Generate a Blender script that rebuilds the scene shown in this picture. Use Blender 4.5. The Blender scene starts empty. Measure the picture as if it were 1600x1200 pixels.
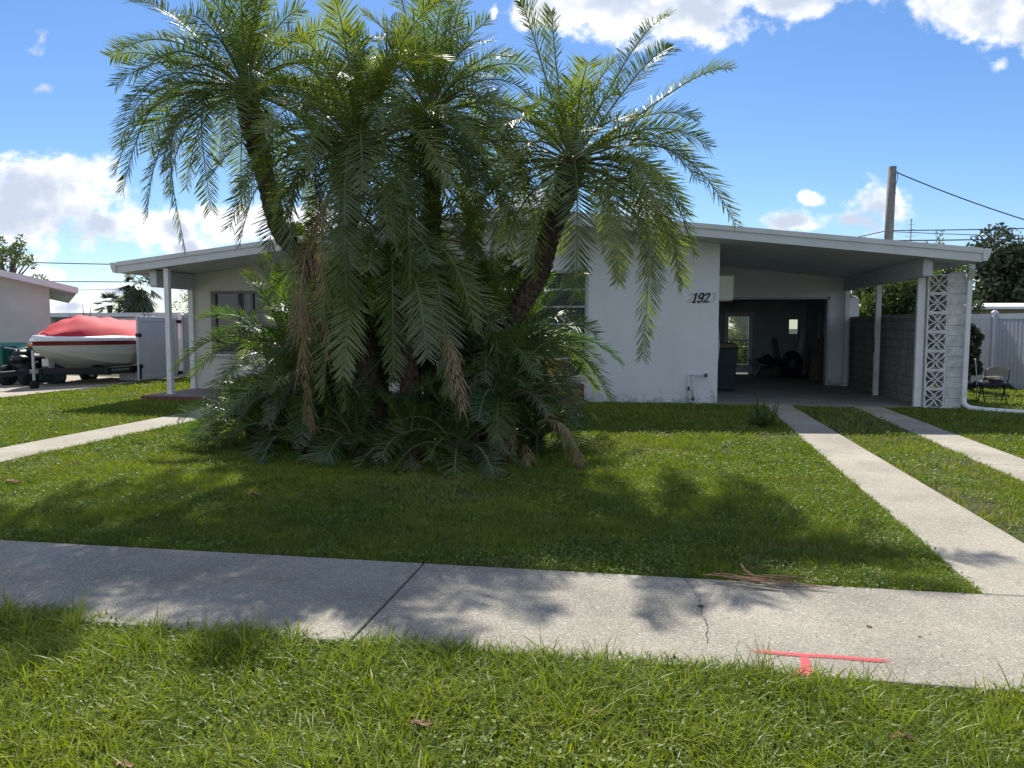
import bpy, math, random
import numpy as np
from mathutils import Vector, Matrix
R = math.radians
S = bpy.context.scene
C = S.collection

# ------------------------------------------------------------------ camera
CAMH = 1.6
PITCH = math.atan(90 / 1200.0)
YAW = R(10)
cam = bpy.data.cameras.new('camera')
camo = bpy.data.objects.new('camera', cam)
C.objects.link(camo)
camo.location = (0, 0, CAMH)
camo.rotation_euler = (math.pi / 2 - PITCH, 0, YAW)
cam.sensor_width = 36
cam.lens = 36 * 1200 / 1600
cam.clip_start = 0.05
cam.clip_end = 2000
S.camera = camo

def ray(px, py):
    u = (px - 800) / 1200.0; v = -(py - 600) / 1200.0
    x = u; y = math.cos(PITCH) + v * math.sin(PITCH); z = -math.sin(PITCH) + v * math.cos(PITCH)
    c, s = math.cos(YAW), math.sin(YAW)
    return Vector((c * x - s * y, s * x + c * y, z))

# ------------------------------------------------------------------ world: sky and clouds
SUN_EL, SUN_AZ = R(44.5), R(-16.4)
w = bpy.data.worlds.new("World")
S.world = w
w.use_nodes = True
nt = w.node_tree
for n in list(nt.nodes): nt.nodes.remove(n)
def N(t, **kw):
    n = nt.nodes.new(t)
    for k, v in kw.items(): setattr(n, k, v)
    return n
def L(a, b): nt.links.new(a, b)
def M_(op, a, b=None, c=None, clamp=False):
    n = N('ShaderNodeMath', operation=op); n.use_clamp = clamp
    for i, q in enumerate((a, b, c)):
        if q is None: continue
        if isinstance(q, (int, float)): n.inputs[i].default_value = q
        else: L(q, n.inputs[i])
    return n.outputs[0]
sky = N('ShaderNodeTexSky', sky_type='NISHITA')
sky.sun_disc = False
sky.sun_elevation = SUN_EL
sky.sun_rotation = SUN_AZ
sky.altitude = 300
sky.air_density = 1.0
sky.dust_density = 0.15
sky.ozone_density = 3.0
tc = N('ShaderNodeTexCoord')
rot = N('ShaderNodeVectorRotate', rotation_type='Z_AXIS')
L(tc.outputs['Generated'], rot.inputs['Vector'])
rot.inputs['Angle'].default_value = -YAW
sp = N('ShaderNodeSeparateXYZ'); L(rot.outputs[0], sp.inputs[0])
yy = M_('MAXIMUM', M_('ABSOLUTE', sp.outputs['Y']), 0.05)
U = M_('DIVIDE', sp.outputs['X'], yy)
W = M_('DIVIDE', sp.outputs['Z'], yy)
cu = N('ShaderNodeCombineXYZ'); L(U, cu.inputs[0]); L(W, cu.inputs[1]); L(sp.outputs['Y'], cu.inputs[2])
def noise(scale, detail, rough=0.55, vec=None, off=0.0):
    n = N('ShaderNodeTexNoise'); n.inputs['Scale'].default_value = scale
    n.inputs['Detail'].default_value = detail; n.inputs['Roughness'].default_value = rough
    mp = N('ShaderNodeMapping'); mp.inputs['Location'].default_value = (off, off * 1.7, 0)
    mp.inputs['Scale'].default_value = (1, 1.25, 0.3)
    L(vec or cu.outputs[0], mp.inputs['Vector']); L(mp.outputs[0], n.inputs['Vector'])
    return n.outputs['Fac']
n_big = noise(9, 9, 0.58)
n_fine = noise(26, 8, 0.6, off=3.1)
n_shade = noise(11, 6, 0.55, off=0.13)
wx = M_('MULTIPLY', M_('SUBTRACT', noise(6, 4, 0.5, off=7.7), 0.5), 0.10)
wz = M_('MULTIPLY', M_('SUBTRACT', noise(6, 4, 0.5, off=11.3), 0.5), 0.06)
Uw = M_('ADD', U, wx); Ww = M_('ADD', W, wz)
def uw(px, py):
    u = (px - 800) / 1200.0; v = -(py - 600) / 1200.0
    y = math.cos(PITCH) + v * math.sin(PITCH); z = -math.sin(PITCH) + v * math.cos(PITCH)
    return u / y, z / y
CL = [  # picture direction of centre, half width, half height (photo pixels), strength
 (60, 300, 150, 62, 1.0), (20, 330, 110, 75, 1.0), (150, 345, 90, 45, .95), (120, 372, 90, 10, .35), (270, 352, 55, 30, .9), (290, 385, 40, 18, .8),
 (35, 405, 55, 22, .6), (85, 430, 80, 22, .45), (190, 455, 110, 24, .5), (120, 475, 90, 16, .6), (330, 450, 80, 36, .6),
 (420, 350, 110, 38, .95), (530, 370, 80, 35, .9), (57, 68, 22, 38, .34), (55, 138, 30, 14, .3),
 (940, 8, 125, 52, 1.0), (1080, 22, 125, 50, 1.0), (1250, -5, 160, 32, .9), (1130, 60, 30, 30, .55), (1520, 20, 88, 58, 1.0), (1590, 60, 58, 52, .95), (1550, 108, 24, 18, .4),
 (1243, 352, 58, 20, .95), (1380, 325, 52, 44, 1.0), (1345, 358, 70, 24, .85), (1010, 340, 70, 24, .8), (860, 318, 60, 18, .7), (780, 15, 14, 20, .3),
 (1285, 318, 26, 16, .25),
]
field = None
for (px, py, a, b, st) in CL:
    u0, w0 = uw(px, py)
    du = M_('DIVIDE', M_('SUBTRACT', Uw, u0), a / 1200.0)
    dw = M_('DIVIDE', M_('SUBTRACT', Ww, w0), b / 1200.0)
    e = M_('SUBTRACT', 1.0, M_('SQRT', M_('ADD', M_('MULTIPLY', du, du), M_('MULTIPLY', dw, dw))))
    e = M_('MULTIPLY', M_('MAXIMUM', e, -1.0), 1.0)
    e = M_('SUBTRACT', e, (1 - st) * 0.7 - 0.12)
    field = e if field is None else M_('SMOOTH_MAX', field, e, 0.12)
front = M_('GREATER_THAN', sp.outputs['Y'], 0.0)
back_f = M_('SUBTRACT', noise(2.4, 6, 0.55, off=20), 0.44)  # unseen clouds behind the camera, cover raised to add white fill light
gen = M_('ADD', M_('MULTIPLY', M_('SUBTRACT', 1.0, front), M_('MULTIPLY', back_f, 4.0)), M_('MULTIPLY', front, field))
body = M_('ADD', gen, M_('ADD', M_('MULTIPLY', M_('SUBTRACT', n_big, 0.5), 2.2), M_('MULTIPLY', M_('SUBTRACT', n_fine, 0.5), 1.9)))
mr = N('ShaderNodeMapRange', interpolation_type='SMOOTHSTEP'); L(body, mr.inputs['Value'])
mr.inputs['From Min'].default_value = 0.0; mr.inputs['From Max'].default_value = 0.62
up = N('ShaderNodeMapRange'); L(sp.outputs['Z'], up.inputs['Value'])
up.inputs['From Min'].default_value = -0.01; up.inputs['From Max'].default_value = 0.02
cover = M_('MULTIPLY', mr.outputs[0], up.outputs[0])
thick = N('ShaderNodeMapRange', interpolation_type='SMOOTHSTEP')
L(M_('ADD', M_('MULTIPLY', gen, 1.0), M_('MULTIPLY', M_('SUBTRACT', n_shade, 0.5), 3.2)), thick.inputs['Value'])
thick.inputs['From Min'].default_value = 0.12; thick.inputs['From Max'].default_value = 0.95
cm = N('ShaderNodeMix', data_type='RGBA'); L(thick.outputs[0], cm.inputs[0])
CLB = 8.8
cm.inputs[6].default_value = (CLB, CLB * 1.01, CLB * 1.05, 1)
cm.inputs[7].default_value = (CLB * .54, CLB * .61, CLB * .73, 1)
# the sky itself: Nishita, a little deeper blue
hs = N('ShaderNodeHueSaturation'); hs.inputs['Saturation'].default_value = 1.12; hs.inputs['Value'].default_value = .93
tintn = N('ShaderNodeMix', data_type='RGBA', blend_type='MULTIPLY'); tintn.inputs[0].default_value = 1; tintn.inputs[7].default_value = (.90, .945, 1.05, 1)
L(sky.outputs[0], tintn.inputs[6]); L(tintn.outputs[2], hs.inputs['Color'])
mx = N('ShaderNodeMix', data_type='RGBA'); L(cover, mx.inputs[0]); L(hs.outputs[0], mx.inputs[6]); L(cm.outputs[2], mx.inputs[7])
bg = N('ShaderNodeBackground'); bg.inputs[1].default_value = 0.09
L(mx.outputs[2], bg.inputs[0])
out = N('ShaderNodeOutputWorld'); L(bg.outputs[0], out.inputs[0])
SKYNODES = (hs, cm)

sun = bpy.data.lights.new('sun', 'SUN'); sun.energy = 4.7; sun.angle = R(0.55); sun.color = (1, .95, .86)
suno = bpy.data.objects.new('sun', sun); C.objects.link(suno)
sd = Vector((math.sin(SUN_AZ) * math.cos(SUN_EL), math.cos(SUN_AZ) * math.cos(SUN_EL), math.sin(SUN_EL)))
suno.rotation_euler = (-sd).to_track_quat('-Z', 'Y').to_euler()
S.view_settings.view_transform = 'Standard'
S.view_settings.look = 'None'
S.view_settings.exposure = 0.6
S.cycles.max_bounces = 8
S.cycles.transparent_max_bounces = 12
try: S.cycles.use_denoising = True
except Exception: pass

# ------------------------------------------------------------------ materials
def new_mat(name):
    m = bpy.data.materials.new(name); m.use_nodes = True
    t = m.node_tree; t.nodes.clear()
    o = t.nodes.new('ShaderNodeOutputMaterial')
    return m, t, o
def mat(name, col, rough=.6, var=.12, vscale=6, bump=0.0, bscale=60, metal=0, spec=.4, dirt=None, dscale=2.0, damt=.5, coat=0):
    """painted / mineral surface with mottled colour, optional stains and bump"""
    m, t, o = new_mat(name)
    n = t.nodes; l = t.links
    p = n.new('ShaderNodeBsdfPrincipled'); l.new(p.outputs[0], o.inputs[0])
    p.inputs['Roughness'].default_value = rough; p.inputs['Metallic'].default_value = metal
    p.inputs['Specular IOR Level'].default_value = spec
    if coat: p.inputs['Coat Weight'].default_value = coat
    g = n.new('ShaderNodeNewGeometry')
    nz = n.new('ShaderNodeTexNoise'); nz.inputs['Scale'].default_value = vscale; nz.inputs['Detail'].default_value = 8
    l.new(g.outputs['Position'], nz.inputs['Vector'])
    mx = n.new('ShaderNodeMix'); mx.data_type = 'RGBA'
    mr = n.new('ShaderNodeMapRange'); l.new(nz.outputs[0], mr.inputs[0]); mr.inputs[1].default_value = .3; mr.inputs[2].default_value = .7
    l.new(mr.outputs[0], mx.inputs[0])
    mx.inputs[6].default_value = (*[max(0, c * (1 - var)) for c in col], 1)
    mx.inputs[7].default_value = (*[min(1, c * (1 + var * .7)) for c in col], 1)
    cur = mx.outputs[2]
    if dirt:
        nd = n.new('ShaderNodeTexNoise'); nd.inputs['Scale'].default_value = dscale; nd.inputs['Detail'].default_value = 10; nd.inputs['Roughness'].default_value = .7
        l.new(g.outputs['Position'], nd.inputs['Vector'])
        r2 = n.new('ShaderNodeMapRange'); l.new(nd.outputs[0], r2.inputs[0]); r2.inputs[1].default_value = .52; r2.inputs[2].default_value = .75; r2.inputs[4].default_value = damt
        m2 = n.new('ShaderNodeMix'); m2.data_type = 'RGBA'; l.new(r2.outputs[0], m2.inputs[0]); l.new(cur, m2.inputs[6]); m2.inputs[7].default_value = (*dirt, 1)
        cur = m2.outputs[2]
    l.new(cur, p.inputs['Base Color'])
    if bump:
        nb = n.new('ShaderNodeTexNoise'); nb.inputs['Scale'].default_value = bscale; nb.inputs['Detail'].default_value = 6
        l.new(g.outputs['Position'], nb.inputs['Vector'])
        b = n.new('ShaderNodeBump'); b.inputs['Strength'].default_value = bump; b.inputs['Distance'].default_value = .02
        l.new(nb.outputs[0], b.inputs['Height']); l.new(b.outputs[0], p.inputs['Normal'])
    return m
def leafmat(name, c1, c2, tip=None, trans=.45, rough=.35, gloss=.08, transcol=None):
    """thin leaf: diffuse + translucent + a little gloss; colour varies by the mesh attribute 'tint' (0..1), 'dry' turns it to the tip colour"""
    m, t, o = new_mat(name); n = t.nodes; l = t.links
    a = n.new('ShaderNodeAttribute'); a.attribute_name = 'tint'
    mx = n.new('ShaderNodeMix'); mx.data_type = 'RGBA'; l.new(a.outputs['Fac'], mx.inputs[0])
    mx.inputs[6].default_value = (*c1, 1); mx.inputs[7].default_value = (*c2, 1); cur = mx.outputs[2]
    if tip:
        a2 = n.new('ShaderNodeAttribute'); a2.attribute_name = 'dry'
        m2 = n.new('ShaderNodeMix'); m2.data_type = 'RGBA'; l.new(a2.outputs['Fac'], m2.inputs[0]); l.new(cur, m2.inputs[6]); m2.inputs[7].default_value = (*tip, 1); cur = m2.outputs[2]
    d = n.new('ShaderNodeBsdfDiffuse'); l.new(cur, d.inputs[0])
    tr = n.new('ShaderNodeBsdfTranslucent')
    if transcol:
        mm = n.new('ShaderNodeMix'); mm.data_type = 'RGBA'; mm.blend_type = 'MULTIPLY'; mm.inputs[0].default_value = 1
        l.new(cur, mm.inputs[6]); mm.inputs[7].default_value = (*transcol, 1); l.new(mm.outputs[2], tr.inputs[0])
    else: l.new(cur, tr.inputs[0])
    s1 = n.new('ShaderNodeMixShader'); s1.inputs[0].default_value = trans; l.new(d.outputs[0], s1.inputs[1]); l.new(tr.outputs[0], s1.inputs[2])
    g = n.new('ShaderNodeBsdfGlossy'); g.inputs['Roughness'].default_value = rough; g.inputs[0].default_value = (.9, .95, .9, 1)
    s2 = n.new('ShaderNodeMixShader'); s2.inputs[0].default_value = gloss; l.new(s1.outputs[0], s2.inputs[1]); l.new(g.outputs[0], s2.inputs[2])
    l.new(s2.outputs[0], o.inputs[0])
    return m
def glassmat(name, col=(.02, .025, .03), rough=.06):
    m, t, o = new_mat(name); n = t.nodes; l = t.links
    g = n.new('ShaderNodeBsdfGlossy'); g.inputs['Roughness'].default_value = rough; g.inputs[0].default_value = (.8, .85, .9, 1)
    tr = n.new('ShaderNodeBsdfTransparent'); tr.inputs[0].default_value = (.75, .8, .8, 1)
    fr = n.new('ShaderNodeFresnel'); fr.inputs[0].default_value = 1.5
    s = n.new('ShaderNodeMixShader'); l.new(fr.outputs[0], s.inputs[0]); l.new(tr.outputs[0], s.inputs[1]); l.new(g.outputs[0], s.inputs[2])
    l.new(s.outputs[0], o.inputs[0]); return m

def concrete(name, c1, c2, speck=.5):
    m, t, o = new_mat(name); n = t.nodes; l = t.links
    p = n.new('ShaderNodeBsdfPrincipled'); l.new(p.outputs[0], o.inputs[0]); p.inputs['Roughness'].default_value = .85; p.inputs['Specular IOR Level'].default_value = .25
    g = n.new('ShaderNodeNewGeometry')
    def nz(s, d, r=.6):
        q = n.new('ShaderNodeTexNoise'); q.inputs['Scale'].default_value = s; q.inputs['Detail'].default_value = d; q.inputs['Roughness'].default_value = r
        l.new(g.outputs['Position'], q.inputs['Vector']); return q.outputs[0]
    def rng(v, a, b, c=0, d=1):
        q = n.new('ShaderNodeMapRange'); l.new(v, q.inputs[0]); q.inputs[1].default_value = a; q.inputs[2].default_value = b; q.inputs[3].default_value = c; q.inputs[4].default_value = d; return q.outputs[0]
    def mix(f, a, b):
        q = n.new('ShaderNodeMix'); q.data_type = 'RGBA'
        l.new(f, q.inputs[0])
        for i, v in ((6, a), (7, b)):
            if isinstance(v, tuple): q.inputs[i].default_value = (*v, 1)
            else: l.new(v, q.inputs[i])
        return q.outputs[2]
    base = mix(rng(nz(1.3, 8), .35, .65), c1, c2)
    base = mix(rng(nz(2.6, 9, .75), .50, .70, 0, .55), base, tuple(c * .62 for c in c1))
    base = mix(rng(nz(120, 3, .55), .50, .66, 0, speck), base, tuple(c * .33 for c in c1))
    base = mix(rng(nz(70, 2, .5), .60, .70, 0, speck * .8), base, tuple(min(.8, c * 1.5) for c in c2))
    l.new(base, p.inputs['Base Color'])
    b = n.new('ShaderNodeBump'); b.inputs['Strength'].default_value = .55; b.inputs['Distance'].default_value = .008
    l.new(nz(120, 5, .7), b.inputs['Height']); l.new(b.outputs[0], p.inputs['Normal'])
    return m

def wallmat(name, col, course=.2, mortar=.25, stain=True):
    """painted block wall: faint block courses, orange-peel bump, dirt specks in the lowest half metre"""
    m, t, o = new_mat(name); n = t.nodes; l = t.links
    p = n.new('ShaderNodeBsdfPrincipled'); l.new(p.outputs[0], o.inputs[0]); p.inputs['Roughness'].default_value = .7; p.inputs['Specular IOR Level'].default_value = .3
    g = n.new('ShaderNodeNewGeometry'); s = n.new('ShaderNodeSeparateXYZ'); l.new(g.outputs['Position'], s.inputs[0])
    ad = n.new('ShaderNodeMath'); ad.operation = 'ADD'; l.new(s.outputs[0], ad.inputs[0]); l.new(s.outputs[1], ad.inputs[1])
    cb = n.new('ShaderNodeCombineXYZ'); l.new(ad.outputs[0], cb.inputs[0]); l.new(s.outputs[2], cb.inputs[1])
    br = n.new('ShaderNodeTexBrick'); l.new(cb.outputs[0], br.inputs['Vector']); br.inputs['Scale'].default_value = 1
    br.inputs['Brick Width'].default_value = .4; br.inputs['Row Height'].default_value = course; br.inputs['Mortar Size'].default_value = .008
    br.inputs['Mortar Smooth'].default_value = .6
    nz = n.new('ShaderNodeTexNoise'); nz.inputs['Scale'].default_value = 1.1; nz.inputs['Detail'].default_value = 9; l.new(g.outputs['Position'], nz.inputs['Vector'])
    mx = n.new('ShaderNodeMix'); mx.data_type = 'RGBA'; l.new(nz.outputs[0], mx.inputs[0])
    mx.inputs[6].default_value = (*[c * .9 for c in col], 1); mx.inputs[7].default_value = (*[min(1, c * 1.05) for c in col], 1)
    cur = mx.outputs[2]
    if stain:
        nd = n.new('ShaderNodeTexNoise'); nd.inputs['Scale'].default_value = 5; nd.inputs['Detail'].default_value = 10; nd.inputs['Roughness'].default_value = .75; l.new(g.outputs['Position'], nd.inputs['Vector'])
        h = n.new('ShaderNodeMapRange'); l.new(s.outputs[2], h.inputs[0]); h.inputs[1].default_value = 0.0; h.inputs[2].default_value = .55; h.inputs[3].default_value = .20; h.inputs[4].default_value = -.12
        a2 = n.new('ShaderNodeMath'); a2.operation = 'ADD'; l.new(nd.outputs[0], a2.inputs[0]); l.new(h.outputs[0], a2.inputs[1])
        r = n.new('ShaderNodeMapRange'); l.new(a2.outputs[0], r.inputs[0]); r.inputs[1].default_value = .60; r.inputs[2].default_value = .74; r.inputs[4].default_value = .6
        m2 = n.new('ShaderNodeMix'); m2.data_type = 'RGBA'; l.new(r.outputs[0], m2.inputs[0]); l.new(cur, m2.inputs[6]); m2.inputs[7].default_value = (.2, .19, .17, 1); cur = m2.outputs[2]
    # vertical rain streaks and worn patches
    mpv = n.new('ShaderNodeMapping'); mpv.inputs['Scale'].default_value = (5, 5, .35); l.new(g.outputs['Position'], mpv.inputs[0])
    nv = n.new('ShaderNodeTexNoise'); nv.inputs['Scale'].default_value = 1.6; nv.inputs['Detail'].default_value = 8; nv.inputs['Roughness'].default_value = .7; l.new(mpv.outputs[0], nv.inputs['Vector'])
    rv = n.new('ShaderNodeMapRange'); l.new(nv.outputs[0], rv.inputs[0]); rv.inputs[1].default_value = .52; rv.inputs[2].default_value = .8; rv.inputs[4].default_value = .13
    m4 = n.new('ShaderNodeMix'); m4.data_type = 'RGBA'; l.new(rv.outputs[0], m4.inputs[0]); l.new(cur, m4.inputs[6]); m4.inputs[7].default_value = (.36, .35, .32, 1); cur = m4.outputs[2]
    l.new(cur, p.inputs['Base Color'])
    nb = n.new('ShaderNodeTexNoise'); nb.inputs['Scale'].default_value = 45; nb.inputs['Detail'].default_value = 5; l.new(g.outputs['Position'], nb.inputs['Vector'])
    sm = n.new('ShaderNodeMath'); sm.operation = 'MULTIPLY_ADD'; l.new(br.outputs['Fac'], sm.inputs[0]); sm.inputs[1].default_value = -mortar; l.new(nb.outputs[0], sm.inputs[2])
    b = n.new('ShaderNodeBump'); b.inputs['Strength'].default_value = .35; b.inputs['Distance'].default_value = .015; l.new(sm.outputs[0], b.inputs['Height']); l.new(b.outputs[0], p.inputs['Normal'])
    return m

MT = {}
MT['wall'] = wallmat('white painted block', (.74, .77, .80))
MT['wall2'] = wallmat('porch stucco', (.58, .56, .51), stain=False)
MT['block'] = wallmat('bare block wall', (.34, .35, .35), mortar=3)
def blockpattern():
    m, t, o = new_mat('patterned screen block'); n = t.nodes; l = t.links
    p = n.new('ShaderNodeBsdfPrincipled'); l.new(p.outputs[0], o.inputs[0]); p.inputs['Roughness'].default_value = .85
    g = n.new('ShaderNodeNewGeometry'); s = n.new('ShaderNodeSeparateXYZ'); l.new(g.outputs['Position'], s.inputs[0])
    cb = n.new('ShaderNodeCombineXYZ'); l.new(s.outputs[1], cb.inputs[0]); l.new(s.outputs[2], cb.inputs[1])
    br = n.new('ShaderNodeTexBrick'); l.new(cb.outputs[0], br.inputs['Vector']); br.inputs['Scale'].default_value = 1; br.inputs['Brick Width'].default_value = .095; br.inputs['Row Height'].default_value = .19
    br.inputs['Mortar Size'].default_value = .013; br.inputs['Mortar Smooth'].default_value = .3; br.offset = .5
    br.inputs['Color1'].default_value = (.37, .36, .34, 1); br.inputs['Color2'].default_value = (.27, .265, .25, 1); br.inputs['Mortar'].default_value = (.19, .185, .175, 1)
    nz = n.new('ShaderNodeTexNoise'); nz.inputs['Scale'].default_value = 5; nz.inputs['Detail'].default_value = 8; l.new(g.outputs['Position'], nz.inputs['Vector'])
    mx = n.new('ShaderNodeMix'); mx.data_type = 'RGBA'; mx.blend_type = 'MULTIPLY'; mx.inputs[0].default_value = .7; l.new(br.outputs[0], mx.inputs[6]); l.new(nz.outputs[0], mx.inputs[7])
    ga = n.new('ShaderNodeGamma'); ga.inputs[1].default_value = .8; l.new(mx.outputs[2], ga.inputs[0]); l.new(ga.outputs[0], p.inputs['Base Color'])
    b = n.new('ShaderNodeBump'); b.invert = True; b.inputs['Strength'].default_value = .8; b.inputs['Distance'].default_value = .03; l.new(br.outputs['Fac'], b.inputs['Height']); l.new(b.outputs[0], p.inputs['Normal'])
    return m
MT['block2'] = blockpattern()
MT['pier'] = mat('weathered white block', (.62, .63, .62), .8, .18, 9, .6, 35, dirt=(.16, .16, .14), dscale=5, damt=.75)
MT['breeze'] = mat('white breeze block', (.66, .67, .66), .75, .1, 8, .3, 50, dirt=(.25, .25, .23), dscale=9, damt=.45)
MT['fascia'] = mat('white fascia', (.58, .60, .61), .5, .06, 3, .05, 30, dirt=(.42, .42, .40), dscale=2.5, damt=.4)
MT['soffit'] = mat('soffit panel', (.60, .63, .66), .5, .08, 2)
MT['roof'] = mat('roof membrane', (.55, .55, .53), .8, .15, 3, .3, 40)
MT['beam'] = mat('white painted timber', (.50, .53, .55), .6, .08, 5, .1, 20)
MT['post'] = mat('white post', (.72, .73, .74), .45, .08, 4, dirt=(.4, .38, .33), dscale=6, damt=.3)
MT['alu'] = mat('window aluminium', (.50, .51, .52), .4, .05, 8, metal=.2)
MT['darkframe'] = mat('dark window frame', (.16, .16, .16), .5, .1, 8)
MT['blind'] = mat('window blind', (.68, .69, .68), .6, .1, 8)
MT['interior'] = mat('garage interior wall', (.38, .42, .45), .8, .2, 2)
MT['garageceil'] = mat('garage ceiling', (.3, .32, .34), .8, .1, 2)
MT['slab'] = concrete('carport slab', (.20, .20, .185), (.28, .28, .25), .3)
MT['side'] = concrete('sidewalk concrete', (.27, .25, .205), (.45, .41, .335), .75)
MT['drive'] = concrete('driveway concrete', (.32, .29, .235), (.48, .44, .355), .7)
MT['brick'] = mat('red brick', (.20, .075, .05), .8, .35, 14, .4, 40)
MT['porchfloor'] = mat('painted porch floor', (.24, .18, .17), .7, .15, 5, .1, 40)
MT['gravel'] = concrete('neighbour gravel', (.36, .31, .25), (.52, .46, .38), .9)
MT['digit'] = mat('black digit', (.015, .02, .03), .4, .1)
MT['ghost'] = mat('faded paint ghost', (.54, .56, .60), .8, .1)
MT['pipe'] = mat('white pipe', (.6, .6, .6), .5, .1, 20, dirt=(.25, .2, .15), dscale=18, damt=.6)
MT['brass'] = mat('dull valve', (.12, .11, .10), .5, .2, 20, metal=.5)
MT['vinyl'] = mat('white vinyl', (.66, .66, .68), .4, .05, 3)
MT['vinylg'] = mat('grey vinyl', (.40, .41, .43), .45, .06, 3)
MT['neigh'] = mat('neighbour stucco', (.47, .50, .48), .8, .08, 2, .3, 60)
MT['neighfascia'] = mat('lavender fascia', (.68, .68, .72), .5, .05, 4)
MT['farwall'] = mat('far house wall', (.42, .38, .28), .8, .1, 2)
MT['white'] = mat('bright white roof', (.80, .80, .78), .6, .05, 3)
MT['hull'] = mat('boat gelcoat', (.58, .58, .53), .25, .05, 2, coat=.3)
MT['hullwhite'] = mat('boat white', (.85, .86, .88), .2, .03, 2, coat=.5)
MT['hullred'] = mat('boat dark red', (.22, .02, .03), .25, .08, 3, coat=.5)
MT['cover'] = mat('red canvas', (.66, .032, .055), .75, .12, 3, .15, 90)
MT['black'] = mat('black steel', (.02, .022, .028), .45, .2, 8)
MT['rubber'] = mat('rubber', (.018, .018, .018), .8, .2, 10)
MT['galv'] = mat('galvanised steel', (.45, .47, .47), .45, .12, 14, metal=.5)
MT['bin'] = mat('green bin plastic', (.015, .13, .09), .45, .12, 5)
MT['binlid'] = mat('teal bin lid', (.06, .26, .20), .4, .1, 5)
MT['tarp'] = mat('dark green tarp', (.02, .06, .055), .6, .3, 8, .3, 20)
MT['rag'] = mat('orange rag', (.45, .18, .08), .8, .3, 20)
MT['pole'] = mat('weathered utility pole', (.20, .20, .185), .85, .2, 6, .4, 30)
MT['wire'] = mat('cable', (.03, .03, .035), .6, .1)
MT['paint'] = None
MT['chair'] = mat('tan steel chair', (.22, .20, .17), .4, .08, 6)
MT['chairleg'] = mat('dark chair leg', (.06, .055, .05), .4, .1, 6, metal=.3)
MT['cloth'] = mat('navy bag cloth', (.012, .013, .020), .8, .3, 10, .3, 40)
MT['towel'] = mat('pale crumpled towel', (.50, .44, .38), .9, .35, 14, .5, 60)
MT['utility'] = mat('beige meter box', (.55, .56, .48), .5, .06, 5)
MT['trunk'] = None
MT['bark'] = mat('tree bark', (.12, .09, .07), .9, .3, 12, .6, 40)
MT['soil'] = mat('lawn soil', (.035, .045, .015), .95, .45, 7, .6, 40, dirt=(.15, .115, .065), dscale=1.6, damt=.8)
MT['wood'] = mat('old board', (.16, .13, .10), .8, .25, 9, .2, 40)
MT['deadleaf'] = mat('dry brown leaf', (.26, .15, .08), .8, .35, 40)
MT['glass'] = glassmat('window glass')
MT['darkglass'] = mat('dark glass and room backdrop', (.035, .045, .05), .08, .3, 2, spec=.8)

def trunkmat():
    m, t, o = new_mat('palm trunk bark'); n = t.nodes; l = t.links
    p = n.new('ShaderNodeBsdfPrincipled'); l.new(p.outputs[0], o.inputs[0]); p.inputs['Roughness'].default_value = .95; p.inputs['Specular IOR Level'].default_value = .15
    g = n.new('ShaderNodeNewGeometry')
    nz = n.new('ShaderNodeTexNoise'); nz.inputs['Scale'].default_value = 14; nz.inputs['Detail'].default_value = 8
    mp = n.new('ShaderNodeMapping'); mp.inputs['Scale'].default_value = (2.2, 2.2, .6); l.new(g.outputs['Position'], mp.inputs[0]); l.new(mp.outputs[0], nz.inputs['Vector'])
    vo = n.new('ShaderNodeTexVoronoi'); vo.inputs['Scale'].default_value = 13; mp2 = n.new('ShaderNodeMapping'); mp2.inputs['Scale'].default_value = (1, 1, 1.7); l.new(g.outputs['Position'], mp2.inputs[0]); l.new(mp2.outputs[0], vo.inputs['Vector'])
    cr = n.new('ShaderNodeValToRGB'); l.new(nz.outputs[0], cr.inputs[0])
    cr.color_ramp.elements[0].position = .3; cr.color_ramp.elements[0].color = (.035, .027, .024, 1)
    cr.color_ramp.elements[1].position = .75; cr.color_ramp.elements[1].color = (.17, .12, .095, 1)
    l.new(cr.outputs[0], p.inputs['Base Color'])
    b = n.new('ShaderNodeBump'); b.inputs['Strength'].default_value = 1; b.inputs['Distance'].default_value = .03; l.new(vo.outputs['Distance'], b.inputs['Height']); l.new(b.outputs[0], p.inputs['Normal'])
    return m
MT['trunk'] = trunkmat()
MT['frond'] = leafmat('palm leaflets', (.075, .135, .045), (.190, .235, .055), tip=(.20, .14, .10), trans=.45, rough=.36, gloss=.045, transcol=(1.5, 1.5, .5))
MT['sucker'] = leafmat('shade-toned young palm leaflets', (.038, .092, .036), (.105, .165, .045), tip=(.20, .14, .10), trans=.45, rough=.36, gloss=.045, transcol=(1.5, 1.6, .45))  # darker copy of the frond leaflets: the clump's shade put into the colour
MT['dry'] = leafmat('dry palm leaflets', (.22, .13, .065), (.36, .24, .13), trans=.35, rough=.5, gloss=.03)
MT['rachis'] = mat('palm leaf stalk', (.16, .17, .07), .4, .2, 6)
MT['grass'] = leafmat('grass blades', (.075, .140, .018), (.265, .300, .036), tip=(.26, .22, .10), trans=.38, rough=.45, gloss=.025, transcol=(1.4, 1.5, .4))
MT['weed'] = leafmat('weed leaves', (.075, .15, .022), (.17, .26, .040), tip=(.30, .26, .13), trans=.35, rough=.55, gloss=.03, transcol=(1.3, 1.4, .5))
MT['leafd'] = leafmat('dark tree leaves', (.030, .050, .022), (.065, .085, .035), trans=.3, gloss=.06)
MT['leafm'] = leafmat('mid green tree leaves', (.05, .09, .025), (.11, .15, .04), trans=.45, gloss=.05, transcol=(1.3, 1.3, .6))
MT['leafl'] = leafmat('light green tree leaves', (.10, .15, .03), (.20, .24, .06), trans=.5, gloss=.05, transcol=(1.3, 1.3, .6))
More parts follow.
